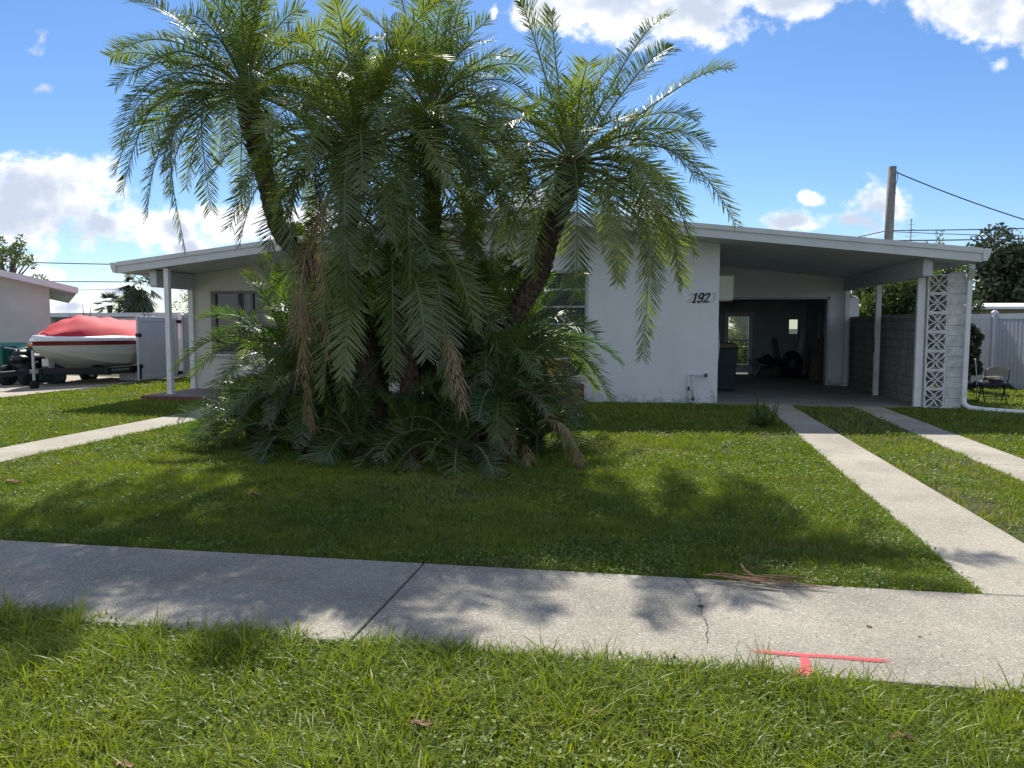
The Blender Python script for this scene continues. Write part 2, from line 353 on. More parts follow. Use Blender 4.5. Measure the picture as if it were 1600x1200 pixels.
def paintmat():
    m, t, o = new_mat('red spray paint'); n = t.nodes; l = t.links
    p = n.new('ShaderNodeBsdfPrincipled'); p.inputs['Base Color'].default_value = (.62, .045, .06, 1); p.inputs['Roughness'].default_value = .6
    tr = n.new('ShaderNodeBsdfTransparent'); s = n.new('ShaderNodeMixShader')
    g = n.new('ShaderNodeNewGeometry'); nz = n.new('ShaderNodeTexNoise'); nz.inputs['Scale'].default_value = 130; nz.inputs['Detail'].default_value = 5; l.new(g.outputs['Position'], nz.inputs['Vector'])
    a = n.new('ShaderNodeAttribute'); a.attribute_name = 'tint'
    q = n.new('ShaderNodeMath'); q.operation = 'ADD'; l.new(a.outputs['Fac'], q.inputs[0]); l.new(nz.outputs[0], q.inputs[1])
    r = n.new('ShaderNodeMapRange'); l.new(q.outputs[0], r.inputs[0]); r.inputs[1].default_value = .70; r.inputs[2].default_value = 1.02
    l.new(r.outputs[0], s.inputs[0]); l.new(tr.outputs[0], s.inputs[1]); l.new(p.outputs[0], s.inputs[2]); l.new(s.outputs[0], o.inputs[0])
    return m
MT['paint'] = paintmat()

# ------------------------------------------------------------------ scene graph helpers
ORG = {}
def tag(o, label=None, cat=None, group=None, kind=None):
    if label: o['label'] = label
    if cat: o['category'] = cat
    if group: o['group'] = group
    if kind: o['kind'] = kind
    return o
def empty(name, loc, label, cat, group=None):
    o = bpy.data.objects.new(name, None); C.objects.link(o); o.location = loc; o.empty_display_size = .2
    ORG[o.name] = Vector(loc)
    return tag(o, label, cat, group)
class MB:
    def __init__(s): s.v = []; s.f = []; s.a = {}
    def face(s, pts):
        i = len(s.v); s.v += [tuple(p) for p in pts]; s.f.append(tuple(range(i, i + len(pts)))); return s
    def box(s, x0, x1, y0, y1, z0, z1):
        i = len(s.v)
        s.v += [(x0, y0, z0), (x1, y0, z0), (x1, y1, z0), (x0, y1, z0), (x0, y0, z1), (x1, y0, z1), (x1, y1, z1), (x0, y1, z1)]
        for q in ((0, 3, 2, 1), (4, 5, 6, 7), (0, 1, 5, 4), (1, 2, 6, 5), (2, 3, 7, 6), (3, 0, 4, 7)): s.f.append(tuple(i + k for k in q))
        return s
    def hexa(s, p):   # 8 points: bottom 4 ccw, top 4 ccw
        i = len(s.v); s.v += [tuple(q) for q in p]
        for q in ((0, 3, 2, 1), (4, 5, 6, 7), (0, 1, 5, 4), (1, 2, 6, 5), (2, 3, 7, 6), (3, 0, 4, 7)): s.f.append(tuple(i + k for k in q))
        return s
    def prism(s, poly, axis, a, b):   # poly of 2D points extruded along axis from a to b
        def mk(u, v, t):
            return {'x': (t, u, v), 'y': (u, t, v), 'z': (u, v, t)}[axis]
        i = len(s.v); n = len(poly)
        s.v += [mk(u, v, a) for u, v in poly] + [mk(u, v, b) for u, v in poly]
        s.f.append(tuple(range(i, i + n))); s.f.append(tuple(range(i + 2 * n - 1, i + n - 1, -1)))
        for k in range(n): s.f.append((i + k, i + (k + 1) % n, i + n + (k + 1) % n, i + n + k))
        return s
    def tube(s, pts, rad, n=8, cap=True, squash=1):
        pts = [Vector(p) for p in pts]
        if not hasattr(rad, '__len__'): rad = [rad] * len(pts)
        base = len(s.v); prev = None
        for k, p in enumerate(pts):
            d = (pts[min(k + 1, len(pts) - 1)] - pts[max(k - 1, 0)])
            d = d.normalized() if d.length > 1e-9 else Vector((0, 0, 1))
            if prev is None:
                r = Vector((0, 0, 1)) if abs(d.z) < .9 else Vector((1, 0, 0))
                u = d.cross(r).normalized()
            else: u = (prev - d * prev.dot(d)).normalized()
            prev = u; v = d.cross(u)
            for j in range(n):
                a = 2 * math.pi * j / n
                s.v.append(tuple(p + (u * math.cos(a) + v * math.sin(a) * squash) * rad[k]))
        for k in range(len(pts) - 1):
            for j in range(n):
                s.f.append((base + k * n + j, base + k * n + (j + 1) % n, base + (k + 1) * n + (j + 1) % n, base + (k + 1) * n + j))
        if cap:
            s.f.append(tuple(base + j for j in range(n - 1, -1, -1))); s.f.append(tuple(base + (len(pts) - 1) * n + j for j in range(n)))
        return s
    def bar(s, a, b, w, h):   # rectangular bar between points
        a, b = Vector(a), Vector(b); d = (b - a).normalized()
        r = Vector((0, 0, 1)) if abs(d.z) < .95 else Vector((0, 1, 0))
        u = d.cross(r).normalized() * w / 2; v = u.cross(d).normalized() * h / 2
        return s.hexa([a - u - v, a + u - v, b + u - v, b - u - v, a - u + v, a + u + v, b + u + v, b - u + v])
    def ball(s, c, r, seg=12, rings=8, jit=0, seed=0):
        rnd = random.Random(seed); rx, ry, rz = r if hasattr(r, '__len__') else (r, r, r)
        i = len(s.v)
        for a in range(rings + 1):
            th = math.pi * a / rings
            for b in range(seg):
                ph = 2 * math.pi * b / seg; q = 1 + rnd.uniform(-jit, jit)
                s.v.append((c[0] + rx * q * math.sin(th) * math.cos(ph), c[1] + ry * q * math.sin(th) * math.sin(ph), c[2] + rz * q * math.cos(th)))
        for a in range(rings):
            for b in range(seg):
                s.f.append((i + a * seg + b, i + a * seg + (b + 1) % seg, i + (a + 1) * seg + (b + 1) % seg, i + (a + 1) * seg + b))
        return s
    def wheel(s, c, r, w, axis='x', n=20, inner=0.0):
        prof = [(-w / 2, r * .86), (-w / 2 * .7, r), (w / 2 * .7, r), (w / 2, r * .86), (w / 2, inner), (-w / 2, inner)]
        i = len(s.v); m = len(prof)
        for k in range(n):
            a = 2 * math.pi * k / n
            for (t, rr) in prof:
                p = {'x': (t, rr * math.cos(a), rr * math.sin(a)), 'y': (rr * math.cos(a), t, rr * math.sin(a))}[axis]
                s.v.append((c[0] + p[0], c[1] + p[1], c[2] + p[2]))
        for k in range(n):
            for j in range(m):
                if j == m - 1 and inner == 0: pass
                s.f.append((i + k * m + j, i + k * m + (j + 1) % m, i + ((k + 1) % n) * m + (j + 1) % m, i + ((k + 1) % n) * m + j))
        return s
    def build(s, name, m, parent=None, smooth=False, bevel=0, label=None, attrs=None):
        org = Vector((0, 0, 0))
        if parent is not None: org = ORG[parent.name]
        elif s.v:
            a = np.array(s.v); org = Vector(((a[:, 0].min() + a[:, 0].max()) / 2, (a[:, 1].min() + a[:, 1].max()) / 2, a[:, 2].min()))
        me = bpy.data.meshes.new(name)
        me.from_pydata([(x - org.x, y - org.y, z - org.z) for x, y, z in s.v], [], s.f)
        me.update()
        import bmesh
        if len(s.f) < 60000:
            bm = bmesh.new(); bm.from_mesh(me); bmesh.ops.recalc_face_normals(bm, faces=bm.faces); bm.to_mesh(me); bm.free()
        me.materials.append(m)
        if smooth: me.polygons.foreach_set('use_smooth', [True] * len(me.polygons))
        if attrs:
            for k, vals in attrs.items():
                at = me.attributes.new(k, 'FLOAT', 'POINT'); at.data.foreach_set('value', vals)
        o = bpy.data.objects.new(name, me); C.objects.link(o)
        if parent is not None: o.parent = parent
        else: o.location = org
        ORG[o.name] = org
        if bevel:
            b = o.modifiers.new('bevel', 'BEVEL'); b.width = bevel; b.segments = 2; b.limit_method = 'ANGLE'
        if label: o['label'] = label
        return o
def npmesh(name, V, F, m, attrs=None, org=(0, 0, 0), parent=None, smooth=False):
    """V (n,3); F list of (k,arr) groups of faces with same size"""
    me = bpy.data.meshes.new(name)
    V = V - np.array(org, dtype=np.float32)
    me.vertices.add(len(V)); me.vertices.foreach_set('co', V.astype(np.float32).ravel())
    loops = np.concatenate([a.ravel() for a in F]).astype(np.int32)
    tot = np.concatenate([np.full(len(a), a.shape[1], np.int32) for a in F])
    start = np.concatenate([[0], np.cumsum(tot)[:-1]]).astype(np.int32)
    me.loops.add(len(loops)); me.loops.foreach_set('vertex_index', loops)
    me.polygons.add(len(tot)); me.polygons.foreach_set('loop_start', start)
    try: me.polygons.foreach_set('loop_total', tot)
    except Exception: pass
    if smooth: me.polygons.foreach_set('use_smooth', np.ones(len(tot), bool))
    me.update(calc_edges=True)
    if attrs:
        for k, vals in attrs.items():
            at = me.attributes.new(k, 'FLOAT', 'POINT'); at.data.foreach_set('value', np.asarray(vals, np.float32))
    me.materials.append(m)
    o = bpy.data.objects.new(name, me); C.objects.link(o)
    if parent is not None: o.parent = parent
    else: o.location = org
    ORG[o.name] = Vector(org)
    return o

# ------------------------------------------------------------------ ground, walks
SW0, SW1 = 3.56, 4.86       # sidewalk near and far edge
b = MB(); b.face([(-300, -60, -.004), (300, -60, -.004), (300, 500, -.004), (-300, 500, -.004)])
tag(b.build('ground', MT['soil']), kind='structure')
b = MB()
for x0, x1 in ((-18, -11.5), (-11.49, -8.15), (-8.14, -4.8), (-4.79, -1.465), (-1.45, 5.25), (5.262, 8.6), (8.61, 14)):
    b.box(x0, x1, SW0, SW1, -.12, .02)
sw = b.build('sidewalk', MT['side'], bevel=.008)
tag(sw, kind='structure')
# crack across the panel
rnd = random.Random(5)
b = MB(); pts = []
cx = .24
for k in range(30):
    t = k / 29; y = SW1 - .02 - t * 1.0
    cx += rnd.uniform(-.007, .010) if k % 5 else rnd.uniform(-.016, .022); pts.append((cx, y))
for k in range(29):
    w0 = .0009 + .0026 * rnd.random() ** 2; w1 = .0009 + .0026 * rnd.random() ** 2
    b.face([(pts[k][0] - w0, pts[k][1], .0235), (pts[k][0] + w0, pts[k][1], .0235), (pts[k + 1][0] + w1, pts[k + 1][1], .0235), (pts[k + 1][0] - w1, pts[k + 1][1], .0235)])
b.face([(pts[14][0] + .02 * math.cos(a), pts[14][1] + .018 * math.sin(a), .0245) for a in [0, .9, 2, 3.1, 4, 5.2]])
crk = mat('crack dirt', (.05, .045, .04), .9)
co = b.build('crack', crk, parent=None); co.parent = sw; co.location = co.location - sw.location
b = MB()
b.hexa([(1.98, SW1 + .008, -.1), (2.72, SW1 + .008, -.1), (2.86, 16.1, -.1), (2.34, 16.1, -.1), (1.98, SW1 + .008, .02), (2.72, SW1 + .008, .02), (2.86, 16.1, .02), (2.34, 16.1, .02)])
for y0, y1 in ((SW1 + .008, 9.55), (9.56, 13), (13.01, 16.1)):
    fx = lambda y: 3.72 + (y - 5) * .027
    gx = lambda y: 4.35 + (y - 5) * .02
    b.hexa([(fx(y0), y0, -.1), (gx(y0), y0, -.1), (gx(y1), y1, -.1), (fx(y1), y1, -.1), (fx(y0), y0, .02), (gx(y0), y0, .02), (gx(y1), y1, .02), (fx(y1), y1, .02)])
tag(b.build('driveway', MT['drive'], bevel=.01), kind='structure')
b = MB(); b.hexa([(-8.25, SW1 + .008, -.1), (-7.4, SW1 + .008, -.1), (-7.55, 14.5, -.1), (-8.4, 14.5, -.1), (-8.25, SW1 + .008, .02), (-7.4, SW1 + .008, .02), (-7.55, 14.5, .02), (-8.4, 14.5, .02)])
tag(b.build('path', MT['drive'], bevel=.01), kind='structure')
b = MB(); b.hexa([(-60, 14.5, -.1), (-14.2, 14.5, -.1), (-14.35, 21.2, -.1), (-60, 30, -.1), (-60, 14.5, .012), (-14.2, 14.5, .012), (-14.35, 21.2, .012), (-60, 30, .012)])
b.hexa([(-60, 0, -.1), (-14.7, 0, -.1), (-14.2, 14.5, -.1), (-60, 14.5, -.1), (-60, 0, .012), (-14.7, 0, .012), (-14.2, 14.5, .012), (-60, 14.5, .012)])
tag(b.build('gravel_drive', MT['gravel']), kind='structure')

# ------------------------------------------------------------------ the house
RX = -2.80; HW = 8.75; RF, RB = 15.3, 26.7
def rz(x, off=0): return 3.98 - .112 * abs(x - RX) + off       # roof top
house = empty('house', (RX, 16.2, 0), 'low white block house with a shallow gable roof behind the palms', 'house')
WY = 16.2
def wallpoly(x0, x1, z0, name, m, y0, y1, holes=()):
    """wall in the XZ plane whose top follows the soffit, split round its openings"""
    b = MB(); xs = sorted({x0, x1, *( [RX] if x0 < RX < x1 else []), *[h[0] for h in holes], *[h[1] for h in holes]})
    for a, c in zip(xs[:-1], xs[1:]):
        zs = [z0]
        hh = [h for h in holes if h[0] <= a + 1e-6 and h[1] >= c - 1e-6]
        bounds = [(z0, None)]
        cur = z0
        for h in sorted(hh, key=lambda h: h[2]):
            if h[2] > cur + 1e-4: b.prism([(a, cur), (c, cur), (c, h[2]), (a, h[2])], 'y', y0, y1)
            cur = h[3]
        b.prism([(a, cur), (c, cur), (c, rz(c, -.235)), (a, rz(a, -.235))], 'y', y0, y1)
    return b.build(name, m, house)
WIN = (-3.15, -1.24, .52, 2.78)
wallpoly(-5.2, 1.42, 0, 'front_wall', MT['wall'], WY, WY + .2, [WIN])
PW = (-10.33, -8.2, .94, 2.44)
wallpoly(-10.9, -5.0, .1, 'porch_wall', MT['wall2'], 17.0, 17.2, [PW])
b = MB(); b.prism([(WY + .2, 0), (17.0, 0), (17.0, rz(-5.1, -.24)), (WY + .2, rz(-5.1, -.24))], 'x', -5.2, -5.0)
b.build('return_wall', MT['wall'], house)
# side walls
b = MB(); b.box(-10.9, -10.7, 17.2, 26.2, 0, rz(-11, -.25)); b.build('side_wall', MT['wall2'], house)
b = MB(); b.box(1.22, 1.42, WY + .2, 21.5, 0, rz(1.42, -.25)); b.build('carport_wall', MT['wall'], house)
# garage: front with opening
wallpoly(1.42, 5.22, .04, 'garage_wall', MT['wall'], 21.5, 21.68, [(1.55, 4.66, .04, 2.33)])
b = MB(); b.box(1.50, 1.56, 21.44, 21.7, .04, 2.38); b.box(4.65, 4.71, 21.44, 21.7, .04, 2.38); b.box(1.50, 4.71, 21.44, 21.7, 2.32, 2.38)
b.build('garage_frame', MT['beam'], house)
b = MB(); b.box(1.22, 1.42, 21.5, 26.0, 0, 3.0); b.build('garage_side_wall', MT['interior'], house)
# garage right wall with window
def ywall(x0, x1, y0, y1, z0, z1, holes, name, m):
    b = MB(); ys = sorted({y0, y1, *[h[0] for h in holes], *[h[1] for h in holes]})
    for a, c in zip(ys[:-1], ys[1:]):
        cur = z0
        for h in [h for h in holes if h[0] <= a + 1e-6 and h[1] >= c - 1e-6]:
            b.box(x0, x1, a, c, cur, h[2]); cur = h[3]
        b.box(x0, x1, a, c, cur, z1)
    return b.build(name, m, house)
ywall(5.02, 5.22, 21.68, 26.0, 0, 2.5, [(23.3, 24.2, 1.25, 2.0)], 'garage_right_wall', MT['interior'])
def xwall(y0, y1, x0, x1, z0, z1, holes, name, m):
    b = MB(); xs = sorted({x0, x1, *[h[0] for h in holes], *[h[1] for h in holes]})
    for a, c in zip(xs[:-1], xs[1:]):
        cur = z0
        for h in [h for h in holes if h[0] <= a + 1e-6 and h[1] >= c - 1e-6]:
            if h[2] > cur: b.box(a, c, y0, y1, cur, h[2])
            cur = h[3]
        b.box(a, c, y0, y1, cur, z1)
    return b.build(name, m, house)
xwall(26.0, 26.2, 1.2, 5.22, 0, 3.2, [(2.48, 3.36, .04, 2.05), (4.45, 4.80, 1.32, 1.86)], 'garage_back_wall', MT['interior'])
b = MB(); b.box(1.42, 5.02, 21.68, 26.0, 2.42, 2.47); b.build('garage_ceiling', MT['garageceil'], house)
b = MB(); b.box(-10.9, 1.22, 26.2, 26.4, 0, 3.1); b.build('rear_wall', MT['wall2'], house)
# back door: frame, two lights, kick panel
b = MB(); b.box(2.48, 2.60, 26.02, 26.12, .04, 2.05); b.box(3.24, 3.36, 26.02, 26.12, .04, 2.05); b.box(2.60, 3.24, 26.02, 26.12, 1.92, 2.05)
b.box(2.60, 3.24, 26.02, 26.12, 1.13, 1.18); b.box(2.60, 3.24, 26.02, 26.12, .10, .36)
dr = b.build('back_door', MT['soffit'], house)
b = MB(); b.box(2.60, 3.24, 26.06, 26.07, .36, 1.13); b.box(2.60, 3.24, 26.06, 26.07, 1.18, 1.92); b.build('pane', MT['glass'], dr)
b = MB(); b.box(4.45, 4.49, 26.02, 26.1, 1.32, 1.86); b.box(4.76, 4.80, 26.02, 26.1, 1.32, 1.86); b.box(4.49, 4.76, 26.02, 26.1, 1.82, 1.86); b.box(4.49, 4.76, 26.02, 26.1, 1.32, 1.36)
wf = b.build('rear_window', MT['darkframe'], house); b = MB(); b.box(4.49, 4.76, 26.05, 26.06, 1.36, 1.82); b.build('pane', MT['glass'], wf)
b = MB(); b.box(5.06, 5.14, 23.3, 23.36, 1.25, 2.0); b.box(5.06, 5.14, 24.14, 24.2, 1.25, 2.0); b.box(5.06, 5.14, 23.36, 24.14, 1.95, 2.0); b.box(5.06, 5.14, 23.36, 24.14, 1.25, 1.3); b.box(5.06, 5.14, 23.36, 24.14, 1.50, 1.54)
wf = b.build('side_window', MT['darkframe'], house); b = MB(); b.box(5.09, 5.10, 23.36, 24.14, 1.3, 1.95); b.build('pane', MT['glass'], wf)
# roof
b = MB()
xl, xr = RX - HW, RX + HW
for (x0, x1) in ((xl, RX), (RX, xr)):
    b.hexa([(x0, RF + .03, rz(x0, -.17)), (x1, RF + .03, rz(x1, -.17)), (x1, RB, rz(x1, -.17)), (x0, RB, rz(x0, -.17)),
            (x0, RF + .03, rz(x0)), (x1, RF + .03, rz(x1)), (x1, RB, rz(x1)), (x0, RB, rz(x0))])
roof = b.build('roof', MT['roof'], house)
# fascia: lower board and proud upper drip strip, each side of the ridge
b = MB()
for (x0, x1) in ((xl, RX), (RX, xr)):
    b.hexa([(x0, RF, rz(x0, -.235)), (x1, RF, rz(x1, -.235)), (x1, RF + .028, rz(x1, -.235)), (x0, RF + .028, rz(x0, -.235)),
            (x0, RF, rz(x0, -.075)), (x1, RF, rz(x1, -.075)), (x1, RF + .028, rz(x1, -.075)), (x0, RF + .028, rz(x0, -.075))])
    b.hexa([(x0, RF - .025, rz(x0, -.078)), (x1, RF - .025, rz(x1, -.078)), (x1, RF + .027, rz(x1, -.078)), (x0, RF + .027, rz(x0, -.078)),
            (x0, RF - .025, rz(x0, .014)), (x1, RF - .025, rz(x1, .014)), (x1, RF + .027, rz(x1, .014)), (x0, RF + .027, rz(x0, .014))])
b.build('fascia', MT['fascia'], roof)
# soffit: ribbed panels running along X, grooves along the slope
b = MB()
pw = .30
y = RF + .03
while y < 26.4:
    for (x0, x1) in ((xl + .03, RX), (RX, xr - .03)):
        b.hexa([(x0, y, rz(x0, -.232)), (x1, y, rz(x1, -.232)), (x1, y + pw - .02, rz(x1, -.232)), (x0, y + pw - .02, rz(x0, -.232)),
                (x0, y, rz(x0, -.19)), (x1, y, rz(x1, -.19)), (x1, y + pw - .02, rz(x1, -.19)), (x0, y + pw - .02, rz(x0, -.19))])
    y += pw
for (x0, x1) in ((xl + .03, RX), (RX, xr - .03)):
    b.hexa([(x0, RF + .05, rz(x0, -.212)), (x1, RF + .05, rz(x1, -.212)), (x1, 26.4, rz(x1, -.212)), (x0, 26.4, rz(x0, -.212)),
            (x0, RF + .05, rz(x0, -.175)), (x1, RF + .05, rz(x1, -.175)), (x1, 26.4, rz(x1, -.175)), (x0, 26.4, rz(x0, -.175))])
b.build('soffit', MT['soffit'], house)
# gutters, K-profile along the two eaves
def gutter(sx):
    xe = RX + sx * HW; z = rz(xe)
    prof = [(0, -.22), (.07, -.22), (.115, -.12), (.135, -.03), (.135, .0), (.125, .0), (.12, -.03), (.10, -.11), (.06, -.20), (.012, -.20), (.012, -.02), (0, -.02)]
    b = MB(); b.prism([(xe + sx * (u + .002), z + v) for u, v in prof], 'y', RF - .03, RB)
    b.face([(xe + sx * (u + .002), RF - .031, z + v) for u, v in ((0, -.22), (.07, -.22), (.115, -.12), (.135, -.03), (.135, 0), (0, -.0))])
    b.build('gutter', MT['fascia'], roof)
gutter(1); gutter(-1)
# carport beam, posts
b = MB(); zt = rz(5.12, -.237); b.hexa([(5.05, 15.55, 2.53), (5.19, 15.55, 2.53), (5.19, 21.5, 2.53), (5.05, 21.5, 2.53), (5.05, 15.55, rz(5.05, -.237)), (5.19, 15.55, rz(5.19, -.237)), (5.19, 21.5, rz(5.19, -.237)), (5.05, 21.5, rz(5.05, -.237))])
b.box(5.035, 5.205, 15.53, 15.62, 2.55, 2.80)
b.build('carport_beam', MT['beam'], house, bevel=.006)
for (x, y, z1) in ((5.12, 16.05, 2.53), (5.12, 18.6, 2.53), (5.12, 21.38, 2.53)):
    hx = .07 if y < 17 else .055; x = x + (.065 if y < 17 else 0)
    b = MB(); b.box(x - hx, x + hx, y - .05, y + .05, .04, z1); b.box(x - hx - .01, x + hx + .01, y - .065, y + .065, .04, .055)
    po = b.build('carport_post', MT['post'], house, bevel=.006)
    if y == 18.6:
        bb = MB(); bb.box(x - .07, x - .055, y - .04, y + .03, 1.02, 1.35); bb.tube([(x - .075, y - .02, 1.32), (x - .10, y - .05, 1.2), (x - .075, y - .02, 1.06)], .012, 6)
        bb.build('cleat', MT['brass'], po)
b = MB(); b.box(-10.87, -10.73, 15.5, 17.0, 2.47, rz(-10.8, -.25)); b.box(-10.885, -10.715, 15.48, 15.56, 2.49, 2.80); b.build('porch_beam', MT['beam'], house, bevel=.006)
b = MB(); b.box(-10.45, -10.34, 15.06, 15.17, .1, 2.86) if False else b.box(-10.50, -10.39, 15.42, 15.53, .1, 2.88); b.box(-10.53, -10.36, 15.39, 15.56, .1, .115)
b.build('porch_post', MT['post'], house, bevel=.006)
b = MB(); b.box(-10.90, -10.78, 16.93, 16.999, .1, 2.47); b.build('corner_trim', MT['post'], house)
b = MB(); b.box(-10.75, -5.2, 15.0, 17.0, .055, .1); b.build('porch_floor', MT['porchfloor'], house)
b = MB()
x = -10.8
while x < -5.2:
    b.box(x, min(x + .19, -5.2), 14.93, 14.998, 0, .055 + .04); x += .2
for k in range(10): b.box(-10.82, -10.753, 15.0 + k * .2, 15.19 + k * .2, 0, .095)
b.build('brick_edge', MT['brick'], house)
b = MB(); b.box(1.42, 5.9, 16.06, 21.5, -.06, .04); b.box(1.42, 5.02, 21.5, 26.2, -.06, .042); b.build('carport_slab', MT['slab'], house, bevel=.01)

# main window: aluminium frame, horizontal awning panes over blinds
wx0, wx1, wz0, wz1 = WIN
b = MB(); e = .045
b.box(wx0, wx1, WY - .03, WY + .05, wz1 - e, wz1); b.box(wx0, wx1, WY - .05, WY + .05, wz0, wz0 + e)
b.box(wx0, wx0 + e, WY - .03, WY + .05, wz0 + e, wz1 - e); b.box(wx1 - e, wx1, WY - .03, WY + .05, wz0 + e, wz1 - e)
xm = -2.28
b.box(xm - .04, xm + .04, WY - .028, WY + .05, wz0 + e, wz1 - e)
win = b.build('window', MT['alu'], house, bevel=.003)
rows = 6
for (xa, xb) in ((wx0 + e, xm - .04), (xm + .04, wx1 - e)):
    for k in range(rows):
        za = wz0 + e + (wz1 - wz0 - 2 * e) * k / rows; zb = wz0 + e + (wz1 - wz0 - 2 * e) * (k + 1) / rows
        b = MB(); b.box(xa + .004, xb - .004, WY - .018, WY + .0, za, za + .02); b.box(xa + .004, xb - .004, WY - .018, WY + .0, zb - .02, zb - .003)
        b.box(xa + .004, xa + .02, WY - .018, WY, za + .02, zb - .02); b.box(xb - .02, xb - .004, WY - .018, WY, za + .02, zb - .02)
        b.build('sash', MT['alu'], win)
    b = MB(); b.box(xa, xb, WY - .006, WY - .002, wz0 + e, wz1 - e); b.build('pane', MT['glass'], win)
    b = MB(); z = wz0 + e
    while z < wz1 - e - .02:
        b.hexa([(xa, WY + .06, z), (xb, WY + .06, z), (xb, WY + .075, z + .022), (xa, WY + .075, z + .022), (xa, WY + .06, z + .004), (xb, WY + .06, z + .004), (xb, WY + .075, z + .026), (xa, WY + .075, z + .026)])
        z += .032
    b.build('blind', MT['blind'], win)
b = MB(); b.box(wx0 - .1, wx1 + .1, WY + .21, WY + .26, wz0 - .1, wz1 + .1); b.build('dark_room_backdrop', MT['darkglass'], win)  # dark sheet behind the blinds, its colour standing in for the unlit room
b = MB(); b.box(wx0 - .05, wx1 + .03, WY - .07, WY - .001, wz0 - .045, wz0 - .002); b.build('sill', MT['alu'], win)
# porch window
px0, px1, pz0, pz1 = PW
b = MB(); b.box(px0, px1, 16.97, 17.05, pz1 - .06, pz1); b.box(px0, px1, 16.97, 17.05, pz0, pz0 + .06); b.box(px0, px0 + .12, 16.97, 17.05, pz0 + .06, pz1 - .06); b.box(px1 - .06, px1, 16.97, 17.05, pz0 + .06, pz1 - .06)
b.box(-9.3, -9.24, 16.975, 17.05, pz0 + .06, pz1 - .06)
for k in (1, 2): zz = pz0 + (pz1 - pz0) * k / 3; b.box(px0 + .12, px1 - .06, 16.98, 17.02, zz - .015, zz + .015)
wl = b.build('porch_window', MT['darkframe'], house, bevel=.003)
b = MB(); b.box(px0 + .1, px1 - .05, 17.03, 17.04, pz0 + .05, pz1 - .05); b.build('pane', MT['darkglass'], wl)
b = MB(); b.box(px0 - .05, px1 + .05, 16.93, 16.999, pz0 - .05, pz0 - .002); b.build('sill', MT['alu'], wl)
# planter of red brick below the window
b = MB()
for r in range(5):
    x = -3.6 + (r % 2) * .1
    while x < -1.3:
        b.box(max(x, -3.6), min(x + .19, -1.3), 15.85, 15.95, .0 + r * .082, .074 + r * .082); x += .2
b.box(-3.59, -1.31, 15.86, 16.19, 0, .39)
tag(b.build('brick_planter', MT['brick']), 'low red brick planter against the wall below the wide slatted window', 'planter')

# house number 192 with ghosts of two missing digits
D = {
 '1': [[(.16, .80), (.42, 1.0), (.42, .0)], [(.20, .0), (.64, .0)]],
 '9': [[(.70, .68), (.62, .90), (.42, 1.0), (.20, .92), (.12, .70), (.20, .50), (.40, .42), (.60, .52), (.70, .68), (.70, .42), (.60, .14), (.40, .0), (.20, .06), (.14, .18)]],
 '2': [[(.14, .74), (.20, .92), (.42, 1.0), (.64, .90), (.68, .70), (.56, .48), (.30, .22), (.12, .03), (.42, .05), (.72, .02), (.74, .16)]],
 '3': [[(.16, .84), (.30, .98), (.52, .98), (.66, .84), (.60, .62), (.38, .54), (.62, .46), (.70, .26), (.56, .04), (.32, .0), (.14, .12)]],
}
def digit(ch, x, z, h, y, d):
    b = MB()
    for st in D[ch]:
        P = [Vector((p[0] * .75, p[1])) for p in st]
        Q = []
        for k in range(len(P) - 1):   # subdivide smoothly
            p0 = P[max(k - 1, 0)]; p1 = P[k]; p2 = P[k + 1]; p3 = P[min(k + 2, len(P) - 1)]
            smooth = len(P) > 3
            for j in range(4):
                t = j / 4
                if smooth: q = .5 * ((2 * p1) + (p2 - p0) * t + (2 * p0 - 5 * p1 + 4 * p2 - p3) * t * t + (3 * p1 - p0 - 3 * p2 + p3) * t ** 3)
                else: q = p1.lerp(p2, t)
                Q.append(q)
        Q.append(P[-1])
        for k in range(len(Q) - 1):
            a, c = Q[k], Q[k + 1]; dd = (c - a)
            if dd.length < 1e-6: continue
            ang = math.atan2(dd.y, dd.x); wd = .05 + .055 * abs(math.sin(ang - .3))
            dd.normalize(); nrm = Vector((-dd.y, dd.x)) * wd
            a2 = a - dd * .02; c2 = c + dd * .02
            quad = [a2 + nrm, a2 - nrm, c2 - nrm, c2 + nrm]
            sh = [((x + (q.x + .28 * q.y) * h), z + q.y * h) for q in quad]
            b.prism(sh, 'y', y - d - .00007 * (k % 7), y - .001)
    return b
for ch, x, mt, d, nm in (('2', .80, 'ghost', .0025, 'ghost_digit'), ('1', .895, 'digit', .012, 'house_digit'), ('9', 1.005, 'digit', .012, 'house_digit'), ('2', 1.12, 'digit', .012, 'house_digit'), ('3', 1.245, 'ghost', .0025, 'ghost_digit')):
    digit(ch, x - .03, 2.09, .185, WY, d).build(nm, MT[mt], house)
# meter box on the carport wall by the corner
b = MB(); b.box(1.422, 1.74, 16.75, 17.35, 2.16, 2.66); b.box(1.735, 1.76, 16.74, 17.36, 2.18, 2.68); b.box(1.422, 1.75, 16.74, 17.36, 2.14, 2.16)
b.build('meter_box', MT['utility'], house, bevel=.01)
b = MB(); b.tube([(1.44, 16.85, 2.14), (1.455, 16.80, 1.7), (1.49, 16.78, 1.2), (1.47, 16.78, .9), (1.43, 16.8, .72)], .012, 8); b.build('cable', MT['pipe'], house, smooth=True)
